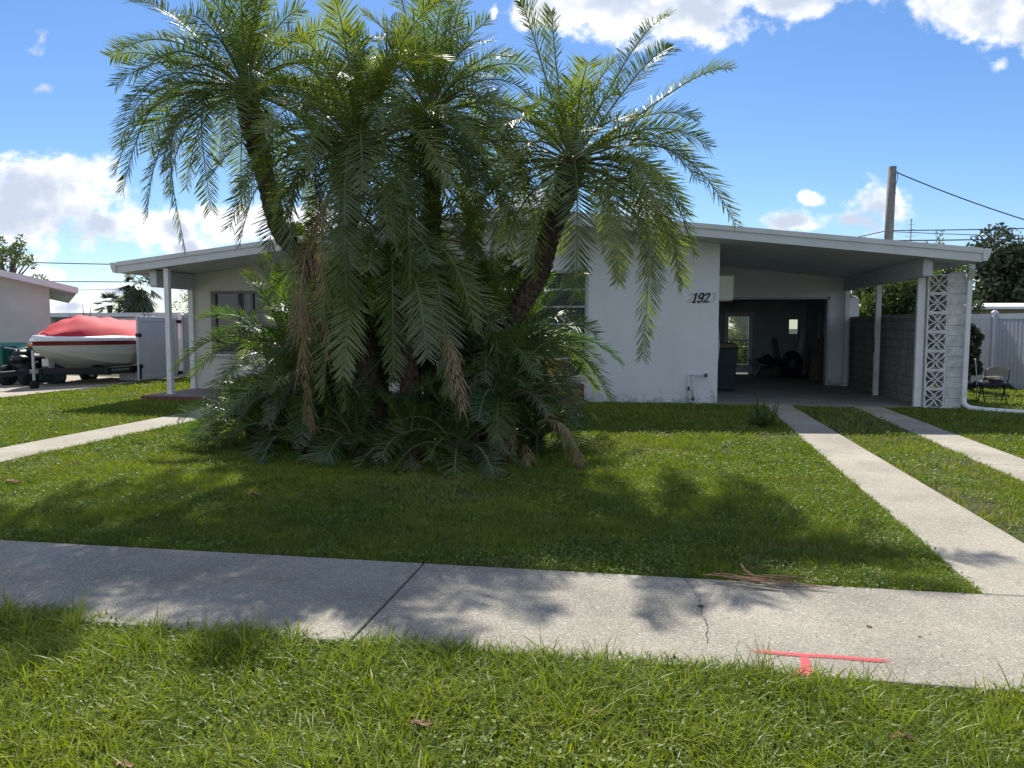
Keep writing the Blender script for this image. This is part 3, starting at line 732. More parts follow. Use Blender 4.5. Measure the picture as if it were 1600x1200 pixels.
# outside tap pipes
b = MB(); b.tube([(.84, 16.14, .0), (.84, 16.14, .60)], .018, 10); b.tube([(.93, 16.15, .09), (.93, 16.15, .575)], .015, 10)
b.tube([(.825, 16.14, .60), (1.18, 16.14, .60)], .016, 10); b.tube([(.84, 16.14, .30), (.93, 16.15, .30)], .012, 8)
pp = b.build('water_pipe', MT['pipe'], house, smooth=True)
b = MB(); b.ball((1.185, 16.12, .60), (.035, .04, .04), 10, 6); b.tube([(1.185, 16.08, .60), (1.185, 16.02, .585)], .012, 8); b.tube([(1.15, 16.1, .635), (1.22, 16.1, .635)], .008, 6)
b.build('tap', MT['brass'], pp, smooth=True)
b = MB(); b.ball((.84, 16.12, .33), (.03, .03, .045), 8, 6); b.build('valve', MT['brass'], pp, smooth=True)
b = MB(); b.ball((.935, 16.12, .12), (.035, .035, .045), 8, 6); b.build('valve', MT['brass'], pp, smooth=True)
# downspout
b = MB()
xd = 5.86
b.bar((xd + .02, 15.55, 2.74), (xd + .02, 15.55, 2.66), .085, .085)
b.bar((xd + .02, 15.55, 2.68), (xd + .10, 15.80, 2.50), .085, .07)
b.bar((xd + .10, 15.84, 2.54), (xd + .08, 15.84, .12), .09, .075)
b.build('downspout', MT['post'], house, bevel=.012)
b = MB(); b.tube([(xd + .08, 15.84, .22), (xd + .09, 15.82, .12), (xd + .16, 15.75, .06), (xd + .35, 15.62, .045), (xd + .95, 15.3, .04)], [.05, .052, .052, .046, .04], 12)
b.build('spout_foot', MT['post'], house, smooth=True)

# ------------------------------------------------------------------ screen wall: breeze blocks, pier, long block wall
sc = empty('screen_wall', (5.5, 16.2, 0), 'white breeze block column and weathered pier ending the low block wall beside the carport', 'wall')
BX0, BX1 = 5.27, 5.64; bz = .03
def breeze(z0, s=.365):
    b = MB(); y0, y1 = 15.93, 16.11; x0 = BX0; x1 = BX0 + s; fr = .024
    b.box(x0, x1, y0, y1, z0, z0 + fr); b.box(x0, x1, y0, y1, z0 + s - fr, z0 + s - .002); b.box(x0, x0 + fr, y0, y1, z0 + fr, z0 + s - fr); b.box(x1 - fr, x1, y0, y1, z0 + fr, z0 + s - fr)
    cx, cz = x0 + s / 2, z0 + s / 2; hh = s / 2 - fr * .6
    for sx in (-1, 1):
        for sz in (-1, 1):
            for side in (-1, 1):
                P = []
                for k in range(11):
                    t = k / 10; bow = math.sin(math.pi * t) * .047 * side
                    P.append((cx + sx * (hh * t) - sx * bow * .72, cz + sz * (hh * t) + sz * bow * .72))
                for k in range(10):
                    a = Vector(P[k]); c = Vector(P[k + 1]); d = (c - a).normalized(); nn = Vector((-d.y, d.x)) * .0095; a = a - d * .003; c = c + d * .003
                    b.prism([tuple(a + nn), tuple(a - nn), tuple(c - nn), tuple(c + nn)], 'y', y0 + .006 + .0003 * (k % 3) + (.0011 if side > 0 else 0), y1 - .006 - .0003 * (k % 3))
    b.ball((cx, y0 + .09, cz), (.03, .085, .03), 8, 6)
    return b
for k in range(7): breeze(bz + k * .366).build('breeze_block', MT['breeze'], sc)
b = MB(); rnd = random.Random(3)
for k in range(13):
    o_ = rnd.uniform(-.004, .004)
    b.box(5.645, 5.94 + o_, 15.95 + o_, 16.3, .02 + k * .2, .02 + k * .2 + .19)
b.box(5.655, 5.93, 15.965, 16.29, .02, 2.62)
b.box(5.70, 5.94, 15.95, 16.3, 2.62, 2.64)
b.build('pier', MT['pier'], sc, bevel=.008)
b = MB(); b.box(5.30, 5.45, 16.115, 24.0, 0, 1.78); b.box(5.27, 5.48, 16.115, 24.02, 1.782, 1.85)
b.build('low_wall', MT['block2'], sc)
b = MB(); b.box(5.235, 5.5, 21.7, 22.1, 0, 2.35); b.build('end_pillar', MT['wall'], sc, bevel=.01)

# ------------------------------------------------------------------ things in the carport and garage
def wheelie(x, y, h, wd, label, mats, name='wheelie_bin', group=None, ang=0):
    t = empty(name, (x, y, 0.0), label, 'bin', group)
    b = MB(); a = wd / 2 * .82; c = wd / 2
    b.hexa([(x - a, y - a, .06), (x + a, y - a, .06), (x + a, y + a, .06), (x - a, y + a, .06), (x - c, y - c, h * .92), (x + c, y - c, h * .92), (x + c, y + c, h * .92), (x - c, y + c, h * .92)])
    b.box(x - c - .02, x + c + .02, y - c - .02, y + c + .02, h * .89, h * .925)
    b.build('body', mats[0], t, bevel=.02)
    b = MB(); b.hexa([(x - c - .03, y - c - .04, h * .926), (x + c + .03, y - c - .04, h * .926), (x + c + .03, y + c + .04, h * .926), (x - c - .03, y + c + .04, h * .926),
                      (x - c * .9, y - c * .9, h), (x + c * .9, y - c * .9, h), (x + c * .9, y + c * .9, h * 1.02), (x - c * .9, y + c * .9, h * 1.02)])
    b.build('lid', mats[1], t, bevel=.015)
    for s_ in (-1, 1):
        b = MB(); b.wheel((x + s_ * (a + .02), y + a, .12), .12, .05, 'x', 16); b.build('wheel', MT['rubber'], t, smooth=False)
    b = MB(); b.tube([(x - c * .8, y + c + .06, h * .9), (x + c * .8, y + c + .06, h * .9)], .018, 8); b.build('handle', mats[0], t)
    t.rotation_euler.z = ang
    return t
b_dark = mat('dark green bin', (.008, .022, .026), .5, .15, 6)
wheelie(1.83, 19.4, 1.18, .62, 'dark green wheeled bin just inside the carport behind the wall corner', (b_dark, MT['wood']), name='rubbish_bin')
# wheelbarrow
wb = empty('wheelbarrow', (3.45, 25.0, .04), 'dark wheelbarrow with raised handles in front of the garage back door', 'wheelbarrow')
b = MB(); b.hexa([(3.5, 24.7, .38), (4.0, 24.7, .34), (4.0, 25.1, .34), (3.5, 25.1, .38), (3.3, 24.6, .62), (4.2, 24.6, .6), (4.2, 25.2, .6), (3.3, 25.2, .62)]); b.build('tray', MT['black'], wb, bevel=.02)
b = MB(); b.tube([(2.95, 24.6, .60), (3.4, 24.65, .45), (4.3, 24.85, .25)], .018, 8); b.tube([(2.95, 25.15, .62), (3.4, 25.1, .45), (4.3, 24.95, .25)], .018, 8); b.tube([(3.45, 24.68, .4), (3.3, 24.68, .05)], .014, 6); b.tube([(3.45, 25.1, .4), (3.3, 25.1, .05)], .014, 6)
b.build('frame', MT['galv'], wb, smooth=True)
b = MB(); b.wheel((4.3, 24.9, .22), .18, .08, 'y', 18, .05); b.build('wheel', MT['rubber'], wb)
for k, (x, y, z1, dx, lab) in enumerate(((4.55, 25.3, 1.55, .32, 'tall grey board leaning in the garage below the small rear window'), (4.2, 25.55, 1.25, -.2, 'shorter brown board leaning against the back wall of the garage'), (4.78, 23.2, 1.25, .18, 'wide dark board leaning on the right wall of the garage near its opening'))):
    b = MB(); b.bar((x, y, .045), (x + dx, y + .25, z1), .16 if k < 2 else .4, .03); tag(b.build('board', MT['wood'] if k != 0 else MT['galv'], bevel=.004), lab, 'board')
b = MB(); b.ball((4.35, 24.6, .42), (.34, .3, .42), 16, 10, .09, 4); tag(b.build('rubbish_bag', MT['black'], smooth=True), 'bulky black bag slumped on the garage floor near the right wall', 'bag')
b = MB(); b.box(3.55, 3.95, 25.4, 25.8, .042, .5); b.box(3.5, 4.0, 25.38, 25.82, .5, .53); b.tube([(3.6, 25.5, .53), (3.62, 25.5, .8)], .012, 6); b.ball((3.8, 25.6, .6), (.14, .12, .1), 10, 6, .1, 2)
tag(b.build('tool_chest', MT['black'], bevel=.01), 'low dark chest with tools on top at the back of the garage', 'chest')

# ------------------------------------------------------------------ left side: neighbour house, boat, trailer, bins, gate
nh = empty('neighbour_house', (-18.2, 21, 0), 'beige stucco house with a pale lavender fascia at the left edge', 'house')
nz = lambda x: 2.66 + (-17.5 - x) * .235
b = MB(); b.prism([(-30, -.1), (-18.2, -.1), (-18.2, nz(-18.2)), (-24, nz(-24)), (-30, nz(-24) - 1.4)], 'y', 21, 33); b.build('wall', MT['neigh'], nh)
b = MB(); b.hexa([(-24, 20.6, nz(-24)), (-17.45, 20.6, nz(-17.45)), (-17.45, 33.5, nz(-17.45)), (-24, 33.5, nz(-24)), (-24, 20.6, nz(-24) + .16), (-17.45, 20.6, nz(-17.45) + .13), (-17.45, 33.5, nz(-17.45) + .13), (-24, 33.5, nz(-24) + .16)])
b.hexa([(-31, 20.6, nz(-24) - 1.6), (-24, 20.6, nz(-24)), (-24, 33.5, nz(-24)), (-31, 33.5, nz(-24) - 1.6), (-31, 20.6, nz(-24) - 1.44), (-24, 20.6, nz(-24) + .16), (-24, 33.5, nz(-24) + .16), (-31, 33.5, nz(-24) - 1.44)])
rf = b.build('roof', MT['white'], nh)
b = MB(); b.hexa([(-24, 20.57, nz(-24) - .03), (-17.43, 20.57, nz(-17.43) - .03), (-17.43, 20.598, nz(-17.43) - .03), (-24, 20.598, nz(-24) - .03), (-24, 20.57, nz(-24) + .18), (-17.43, 20.57, nz(-17.43) + .155), (-17.43, 20.598, nz(-17.43) + .155), (-24, 20.598, nz(-24) + .18)])
b.build('fascia', MT['neighfascia'], rf)
nh.rotation_euler.z = R(41)

# boat
BX = -15.6; BY0, BY1 = 17.35, 21.75
boat = empty('motorboat', (BX, 19, 0), 'white speedboat with a dark red stripe under a bright red cover', 'boat')
def bh(s):   # half beam at gunwale
    return 1.08 * (1 - (1 - min(1, s * 1.35)) ** 2.3)
def sect(s):
    y = BY0 + s * (BY1 - BY0)
    bm = bh(s)
    gz = 1.30 - .02 * s
    ky = min(1, s * 2.6)
    kz = 1.02 * (1 - ky) ** 1.3 + .36 * (1 - (1 - ky) ** 1.3) if s < .385 else .36
    kz = .36 + .68 * (1 - ky) ** 1.6
    cz = .55 + .50 * (1 - min(1, s * 1.9)) ** 1.5
    cb = bm * .86
    return y, bm, gz, kz, cz, cb
n = 28
def loft(rows_fn, name, m, smooth=True, parent=boat):
    b = MB(); R_ = []
    for k in range(n + 1):
        s_ = (k / n) ** 1.4
        row = rows_fn(s_); R_.append([len(b.v) + j for j in range(len(row))]); b.v += row
    for k in range(n):
        for j in range(len(R_[0]) - 1): b.f.append((R_[k][j], R_[k][j + 1], R_[k + 1][j + 1], R_[k + 1][j]))
    return b, R_
def hull_row(s_):
    y, bm, gz, kz, cz, cb = sect(s_)
    P = [(BX - bm * .99, y, gz - .20), (BX - cb, y, cz), (BX - cb * .55, y, (cz + kz) / 2 - .015), (BX, y, kz), (BX + cb * .55, y, (cz + kz) / 2 - .015), (BX + cb, y, cz), (BX + bm * .965, y, (cz + gz - .2) / 2), (BX + bm * .99, y, gz - .20)]
    return P
b, R_ = loft(hull_row, 'h', None); b.f.append(tuple(R_[-1])); b.build('hull', MT['hull'], boat, smooth=False)
def stripe_row(s_):
    y, bm, gz, kz, cz, cb = sect(s_); return [(BX - bm * 1.0, y, gz - .20), (BX - bm * 1.02 - .004, y, gz - .09), (BX + bm * 1.02 + .004, y, gz - .09), (BX + bm * 1.0, y, gz - .20)]
b, _ = loft(stripe_row, 's', None); b.f = [f for i, f in enumerate(b.f) if i % 3 != 1]; b.build('stripe', MT['hullred'], boat)
def gun_row(s_):
    y, bm, gz, kz, cz, cb = sect(s_); q = .05 if s_ > 0 else .02
    return [(BX - bm - .05, y - q, gz - .085), (BX - bm - .06, y - q, gz - .04), (BX - bm - .01, y, gz + .03), (BX - bm * .8, y, gz + .065), (BX, y, gz + .08), (BX + bm * .8, y, gz + .065), (BX + bm + .01, y, gz + .03), (BX + bm + .06, y - q, gz - .04), (BX + bm + .05, y - q, gz - .085)]
b, R_ = loft(gun_row, 'g', None); b.f.append(tuple(R_[0])); b.build('deck', MT['hullwhite'], boat, smooth=True)
rr = random.Random(8)
def cov_row(s_):
    s2 = .06 + s_ * .92; y, bm, gz, kz, cz, cb = sect(s2)
    pk = .53 * math.sin(min(1, s_ / .36) * math.pi / 2) ** 1.1 if s_ < .36 else .53 - .16 * ((s_ - .36) / .64) ** 1.2
    row = []
    for j in range(13):
        t = -1 + 2 * j / 12
        prof = (1 - abs(t) ** 1.7)
        z = gz + .07 + pk * prof * (1 + .06 * math.sin(s_ * 23 + j * .9)) + .028 * math.sin(s_ * 41 + j * 2.1) * prof + .02 * math.sin(s_ * 19 - j * 1.3) * prof
        if abs(t) == 1: z = gz - .0 + .012 * math.sin(s_ * 60)
        row.append((BX + t * (bm + .012), y, z))
    return row
b, R_ = loft(cov_row, 'c', None); b.f.append(tuple(R_[-1])); b.build('cover', MT['cover'], boat, smooth=True)
for sx in (-1, 1):
    b = MB(); b.tube([(BX + sx * .12, BY0 + .15, 1.39), (BX + sx * .16, BY0 + .2, 1.42), (BX + sx * .22, BY0 + .3, 1.39)], .014, 6)
    b.build('cleat', MT['black'], boat)
# trailer
tr = empty('boat_trailer', (BX, 18.5, 0), 'black steel boat trailer with a pale jack stand under the speedboat', 'trailer')
b = MB(); b.bar((BX, 15.7, .42), (BX, 18.0, .44), .12, .13)
for sx in (-1, 1): b.bar((BX, 17.6, .43), (BX + sx * .95, 18.9, .40), .09, .15); b.bar((BX + sx * .95, 18.8, .38), (BX + sx * .95, 21.7, .36), .09, .17)
for y in (19.0, 20.0, 21.5): b.bar((BX - .95, y, .30), (BX + .95, y, .30), .08, .08)
for sx in (-1, 1): b.bar((BX + sx * .5, 18.9, .50), (BX + sx * .5, 21.7, .48), .12, .06)
b.build('frame', MT['black'], tr, bevel=.008)
for sx in (-1, 1):
    b = MB(); b.wheel((BX + sx * 1.02, 20.6, .24), .33, .2, 'x', 24, .0); ty = b.build('tyre', MT['rubber'], tr)
    b = MB(); b.wheel((BX + sx * 1.02, 20.6, .24), .18, .21, 'x', 16); b.build('rim', MT['galv'], ty)
    b = MB()
    for k in range(9):
        a0 = math.pi * k / 9; a1 = math.pi * (k + 1) / 9; r_ = .40
        b.hexa([(BX + sx * .9, 20.6 + r_ * math.cos(a0), .26 + r_ * math.sin(a0)), (BX + sx * 1.16, 20.6 + r_ * math.cos(a0), .26 + r_ * math.sin(a0)), (BX + sx * 1.16, 20.6 + r_ * math.cos(a1), .26 + r_ * math.sin(a1)), (BX + sx * .9, 20.6 + r_ * math.cos(a1), .26 + r_ * math.sin(a1)),
                *[(q, 20.6 + (r_ + .015) * math.cos(a), .26 + (r_ + .015) * math.sin(a)) for q, a in ((BX + sx * .9, a0), (BX + sx * 1.16, a0), (BX + sx * 1.16, a1), (BX + sx * .9, a1))]])
    b.build('mudguard', MT['black'], tr)
b = MB(); b.tube([(BX + .14, 17.2, .16), (BX + .14, 17.2, .98)], .038, 12); b.box(BX + .06, BX + .22, 17.14, 17.26, .40, .50); b.tube([(BX + .14, 17.2, .98), (BX + .24, 17.2, 1.0), (BX + .24, 17.2, .88)], .014, 8)
jk = b.build('jack', MT['galv'], tr, smooth=False)
b = MB(); b.wheel((BX + .14, 17.2, .10), .13, .09, 'x', 18); b.build('jack_wheel', MT['rubber'], jk)
b = MB(); b.box(BX - .06, BX + .06, 17.9, 18.0, .50, .95); b.box(BX - .1, BX + .1, 17.75, 17.95, .55, .75); b.build('winch', MT['galv'], tr)
b = MB(); b.tube([(BX, 15.7, .47), (BX, 15.5, .47)], .05, 10); b.ball((BX, 15.45, .47), .06, 10, 6)
b.tube([(BX - .1, 16.2, .52), (BX + .1, 16.1, .56), (BX + .12, 15.9, .5), (BX - .05, 15.8, .55)], .012, 6)
b.build('coupler', MT['galv'], tr)
# small pale lettering (unreadable in the photo) on the frame rail
b = MB(); rl = random.Random(2)
for k in range(9):
    y = 19.0 + k * .085; x = BX + .9985
    b.prism([(y, .36), (y + .022, .36), (y + .034, .42), (y + .012, .42)], 'x', x - .004, x + .004)
    if k % 2 == 0: b.prism([(y + .015, .405), (y + .065, .405), (y + .07, .42), (y + .02, .42)], 'x', x - .004, x + .0042)
    else: b.prism([(y + .04, .36), (y + .06, .36), (y + .072, .42), (y + .052, .42)], 'x', x - .004, x + .0042)
b.build('rail_lettering', MT['galv'], tr)
b = MB(); b.box(-15.45, -14.85, 20.4, 20.9, -.0, .22); b.box(-15.48, -14.82, 20.37, 20.93, .22, .30)
tag(b.build('storage_box', MT['white'], bevel=.015), 'small white storage box on the gravel under the speedboat', 'box')
wheelie(-18.1, 19.0, 1.12, .95, 'large green wheeled bin with a teal lid at the left edge of the picture', (MT['bin'], MT['binlid']))
wheelie(-17.25, 19.35, 1.08, .72, 'smaller green wheeled bin with a teal lid behind the dark quad bike', (MT['bin'], MT['binlid']))
# quad bike half hidden by bins
qb = empty('quad_bike', (-16.7, 18.6, 0), 'dark quad bike parked between the green bins and the speedboat', 'quad bike')
b = MB(); b.ball((-16.85, 18.5, .72), (.30, .55, .17), 16, 8); b.ball((-16.75, 18.3, .86), (.16, .35, .12), 12, 8); b.box(-16.98, -16.6, 18.1, 19.0, .42, .66); b.ball((-16.62, 18.05, .74), (.2, .22, .1), 12, 6)
b.build('body', MT['black'], qb, smooth=True)
for x, y in ((-17.1, 18.1), (-16.45, 18.1), (-17.1, 19.1), (-16.45, 19.1)):
    b = MB(); b.wheel((x, y, .28), .28, .22, 'x', 20); b.build('wheel', MT['rubber'], qb)
b = MB(); b.tube([(-17.15, 18.1, 1.03), (-16.8, 18.15, .98), (-16.45, 18.1, 1.03)], .018, 8); b.tube([(-16.8, 18.15, .98), (-16.8, 17.95, .7)], .022, 8); b.build('handlebar', MT['galv'], qb, smooth=True)
b = MB(); rr = random.Random(12); G = []
for i in range(9):
    for j in range(9):
        u, v = i / 8, j / 8
        G.append((-16.72 + .75 * u + .05 * math.sin(9 * v), 18.75 + .25 * v + .08 * math.sin(8 * u + 3 * v), .02 + (1.0 - .35 * abs(u - .3)) * v ** .8 + .03 * rr.random()))
b.v = G
for i in range(8):
    for j in range(8): b.f.append((i * 9 + j, i * 9 + j + 1, (i + 1) * 9 + j + 1, (i + 1) * 9 + j))
o_ = b.build('tarpaulin', MT['tarp'], smooth=True); tag(o_, 'dark green tarpaulin bundled beside the boat bow', 'tarpaulin')
md = o_.modifiers.new('solid', 'SOLIDIFY'); md.thickness = .02
b = MB(); b.ball((-16.62, 18.55, 1.06), (.19, .14, .07), 14, 8, .16, 6); tag(b.build('rag', MT['rag'], smooth=True), 'crumpled orange rag lying on top of the dark quad bike', 'rag')

# gate and fences on the left
gt = empty('vinyl_gate', (-14.3, 20.6, 0), 'open white vinyl gate leaf standing in front of the boat stern', 'gate')
gx = lambda y: -14.42 + (y - 19.9) * .06
def gseg(b, y0, y1, z0, z1, d=.02, off=0): b.hexa([(gx(y0) - d + off, y0, z0), (gx(y0) + d + off, y0, z0), (gx(y1) + d + off, y1, z0), (gx(y1) - d + off, y1, z0), (gx(y0) - d + off, y0, z1), (gx(y0) + d + off, y0, z1), (gx(y1) + d + off, y1, z1), (gx(y1) - d + off, y1, z1)])
b = MB(); y = 19.98
while y < 21.55:
    gseg(b, y, y + .145, .12, 1.78, .012); y += .15
b.build('panel', MT['vinyl'], gt)
b = MB(); gseg(b, 19.86, 19.98, .04, 1.9, .03); gseg(b, 21.52, 21.62, .04, 1.88, .03); gseg(b, 19.98, 21.52, 1.74, 1.88, .028); gseg(b, 19.98, 21.52, .05, .17, .028)
b.build('frame', MT['vinyl'], gt, bevel=.006)
b = MB(); gseg(b, 19.85, 19.99, 1.30, 1.40, .045); b.build('latch', MT['black'], gt)
b = MB(); gseg(b, 19.87, 19.93, .08, .52, .012, .045); b.box(gx(19.9) + .03, gx(19.9) + .08, 19.88, 19.98, .40, .5); b.build('drop_rod', MT['black'], gt)
b = MB(); b.box(gx(21.6) - .03, gx(21.6) + .12, 21.55, 21.68, 1.70, 1.80); b.build('hinge', MT['black'], gt)
b = MB(); b.box(gx(21.6) - .03, gx(21.6) + .12, 21.55, 21.68, .12, .22)
b.build('hinge', MT['black'], gt)
fl = empty('left_fence', (-13, 21.9, 0), 'grey vinyl fence with a bright white post between the open gate and the house wall', 'fence')
b = MB(); b.box(-14.36, -14.22, 21.74, 21.88, 0, 1.95); b.hexa([(-14.38, 21.72, 1.95), (-14.20, 21.72, 1.95), (-14.20, 21.9, 1.95), (-14.38, 21.9, 1.95), (-14.31, 21.79, 2.02), (-14.27, 21.79, 2.02), (-14.27, 21.83, 2.02), (-14.31, 21.83, 2.02)]); b.build('post', MT['white'], fl, bevel=.005)
b = MB(); x = -14.21
while x < -11.2: b.box(x, x + .145, 21.79, 21.83, .06, 1.86); x += .15
b.build('panel', MT['vinylg'], fl)
b = MB(); b.box(-14.21, -11.1, 21.77, 21.85, 1.862, 1.96); b.build('rail', MT['vinylg'], fl)
b = MB(); b.box(-13.42, -13.30, 21.70, 21.765, 1.0, 1.06); b.build('latch', MT['black'], fl)
# fence behind the boat
fb = empty('rear_left_fence', (-19, 26, 0), 'white and grey vinyl fence behind the red boat cover', 'fence')
b = MB(); x = -21.5
while x < -19.98: b.box(x, x + .145, 25.0, 25.04, .05, 1.84); x += .15
b.box(-21.5, -19.98, 24.97, 25.07, 1.84, 1.94); b.build('grey_panel', MT['vinylg'], fb)
b = MB(); x = -19.9
while x < -14.6: b.box(x, x + .145, 25.0, 25.04, .05, 1.72); x += .15
b.box(-19.9, -14.6, 24.96, 25.08, 1.722, 1.90); b.box(-19.98, -19.9, 24.95, 25.09, 0, 2.0)
for x in (-17.6, -15.2): b.box(x, x + .12, 24.95, 25.09, 0, 1.98)
b.build('white_panel', MT['vinyl'], fb)
# flat pale roof far behind the fence
fh = empty('far_left_house', (-33, 46, 0), 'low far house with a pale flat roof showing above the boat', 'house')
b = MB(); b.box(-40, -26, 44, 50, -.05, 2.2); b.build('wall', MT['farwall'], fh)
b = MB(); b.box(-41, -25.5, 43.5, 50.5, 2.2, 2.46); rfo = b.build('roof', MT['vinyl'], fh)
b = MB(); b.tube([(-33, 45, 2.46), (-33, 45, 2.85)], .05, 8); b.build('vent_pipe', MT['galv'], rfo)

# ------------------------------------------------------------------ right side: fence, chair, far house
fr = empty('right_fence', (9, 21, 0), 'tall white vinyl fence turning a corner behind the folding chair', 'fence')
def ribbed(b, p0, p1, z0, z1, step=.075):
    p0 = Vector(p0); p1 = Vector(p1); d = p1 - p0; Ln = d.length; d.normalize(); nn = Vector((-d.y, d.x))
    k = 0; t = 0
    while t < Ln:
        t2 = min(t + step, Ln); o_ = .0 if k % 2 else .014
        a = p0 + d * t - nn * (.01 + o_); c = p0 + d * t2 - nn * (.01 + o_); e_ = p0 + d * t2 + nn * (.01 + o_); f_ = p0 + d * t + nn * (.01 + o_)
        b.hexa([(*a, z0), (*c, z0), (*e_, z0), (*f_, z0), (*a, z1), (*c, z1), (*e_, z1), (*f_, z1)]); t = t2; k += 1
segs = [((7.6, 23.4), (9.0, 22.3)), ((9.05, 22.2), (9.55, 19.8)), ((9.55, 19.7), (10.05, 17.3))]
b = MB()
for p0, p1 in segs: ribbed(b, p0, p1, .1, 1.80)
b.build('panel', MT['vinyl'], fr)
for p0, p1 in segs:
    b = MB(); b.bar((*p0, 1.86), (*p1, 1.86), .06, .14); b.build('rail', MT['vinyl'], fr)
    b = MB(); b.bar((*p0, .09), (*p1, .09), .06, .16); b.build('rail', MT['vinyl'], fr)
for p in ((9.02, 22.26), (9.55, 19.75), (7.6, 23.45)):
    b = MB(); b.box(p[0] - .065, p[0] + .065, p[1] - .065, p[1] + .065, 0, 1.97)
    b.hexa([(p[0] - .08, p[1] - .08, 1.97), (p[0] + .08, p[1] - .08, 1.97), (p[0] + .08, p[1] + .08, 1.97), (p[0] - .08, p[1] + .08, 1.97), (p[0] - .02, p[1] - .02, 2.03), (p[0] + .02, p[1] - .02, 2.03), (p[0] + .02, p[1] + .02, 2.03), (p[0] - .02, p[1] + .02, 2.03)])
    b.build('post', MT['vinyl'], fr, bevel=.005)
# far house right
hr = empty('far_right_house', (15, 34, 0), 'far house with a flat bright white roof behind the right fence', 'house')
b = MB(); b.box(11.5, 26, 33, 40, -.05, 2.25); b.build('wall', MT['farwall'], hr)
b = MB(); b.hexa([(11.0, 32.4, 2.26), (27, 32.4, 2.26), (27, 40, 2.6), (11, 40, 2.6), (11, 32.4, 2.36), (27, 32.4, 2.36), (27, 40, 2.7), (11, 40, 2.7)]); r2 = b.build('roof', MT['white'], hr)
b = MB(); b.tube([(14.6, 33, 2.36), (14.6, 33, 2.78)], .06, 10); b.ball((14.6, 33, 2.8), .08, 8, 6); b.build('vent_pipe', MT['galv'], r2)

# folding chair seen from behind, with towel and bag
cx0, cy0 = 7.08, 17.35
ch = empty('folding_chair', (cx0, cy0, 0), 'tan metal folding chair on the grass beside the white fence', 'chair')
hw = .215
b = MB()
pts = []
for k in range(13):
    a = math.pi * k / 12; pts.append((cx0 - hw * math.cos(a) * 1.0, .62 + .16 * math.sin(a) ** .6))
poly = [(cx0 - hw, .60)] + pts + [(cx0 + hw, .60)] + [(cx0 + hw * .92, .575), (cx0, .59), (cx0 - hw * .92, .575)]
b.prism(poly, 'y', cy0 - .17, cy0 - .155); b.build('backrest', MT['chair'], ch, bevel=.004)
b = MB(); b.hexa([(cx0 - .19, cy0 - .13, .43), (cx0 + .19, cy0 - .13, .43), (cx0 + .2, cy0 + .27, .445), (cx0 - .2, cy0 + .27, .445), (cx0 - .19, cy0 - .13, .455), (cx0 + .19, cy0 - .13, .455), (cx0 + .2, cy0 + .27, .47), (cx0 - .2, cy0 + .27, .47)]); b.build('seat', MT['chair'], ch, bevel=.008)
for s_ in (-1, 1):
    b = MB(); b.tube([(cx0 + s_ * hw, cy0 - .165, .75), (cx0 + s_ * hw, cy0 - .16, .55), (cx0 + s_ * hw, cy0 + .03, .40), (cx0 + s_ * hw, cy0 + .30, .0)], .013, 8); b.build('leg', MT['chairleg'], ch, smooth=True)
    b = MB(); b.tube([(cx0 + s_ * .195, cy0 + .17, .43), (cx0 + s_ * .20, cy0 - .20, .0)], .013, 8); b.build('leg', MT['chairleg'], ch, smooth=True)
b = MB(); b.tube([(cx0 - .2, cy0 - .14, .11), (cx0 + .2, cy0 - .14, .11)], .009, 6); b.build('stretcher', MT['chairleg'], ch); b = MB(); b.tube([(cx0 - hw, cy0 + .23, .13), (cx0 + hw, cy0 + .23, .13)], .009, 6); b.build('stretcher', MT['chairleg'], ch)
ch.rotation_euler.z = R(-8)
b = MB(); b.ball((cx0 - .01, cy0 + .06, .54), (.17, .15, .07), 18, 10, .16, 9); tag(b.build('towel', MT['towel'], smooth=True), 'pale crumpled towel heaped on the folding chair seat', 'towel')
b = MB(); rr = random.Random(7); V_ = []
nx, ny = 15, 8
for i in range(nx):
    for j in range(ny):
        u = i / (nx - 1) * 2 - 1; v = j / (ny - 1) * 2 - 1
        r_ = max(abs(u) ** 3, abs(v) ** 3); V_.append((cx0 - .02 + u * .33, cy0 + .05 + v * .24, .478 - .13 * r_ * (1 + .25 * math.sin(u * 5 + v * 3)) + .012 * rr.random()))
b.v = V_
for i in range(nx - 1):
    for j in range(ny - 1): b.f.append((i * ny + j, i * ny + j + 1, (i + 1) * ny + j + 1, (i + 1) * ny + j))
o_ = b.build('dark_cloth', MT['cloth'], smooth=True); md = o_.modifiers.new('solid', 'SOLIDIFY'); md.thickness = .02
tag(o_, 'navy cloth draped over the folding chair seat under the towel', 'cloth')
b = MB(); b.tube([(cx0 - .32, cy0 - .0, .0), (cx0 - .33, cy0 - .0, .45), (cx0 - .37, cy0 + .02, .88)], .012, 8); b.ball((cx0 - .372, cy0 + .02, .90), (.02, .02, .03), 8, 6)
tag(b.build('cane', MT['galv'], smooth=True), 'thin upright stick with a pale knob beside the folding chair', 'stick')

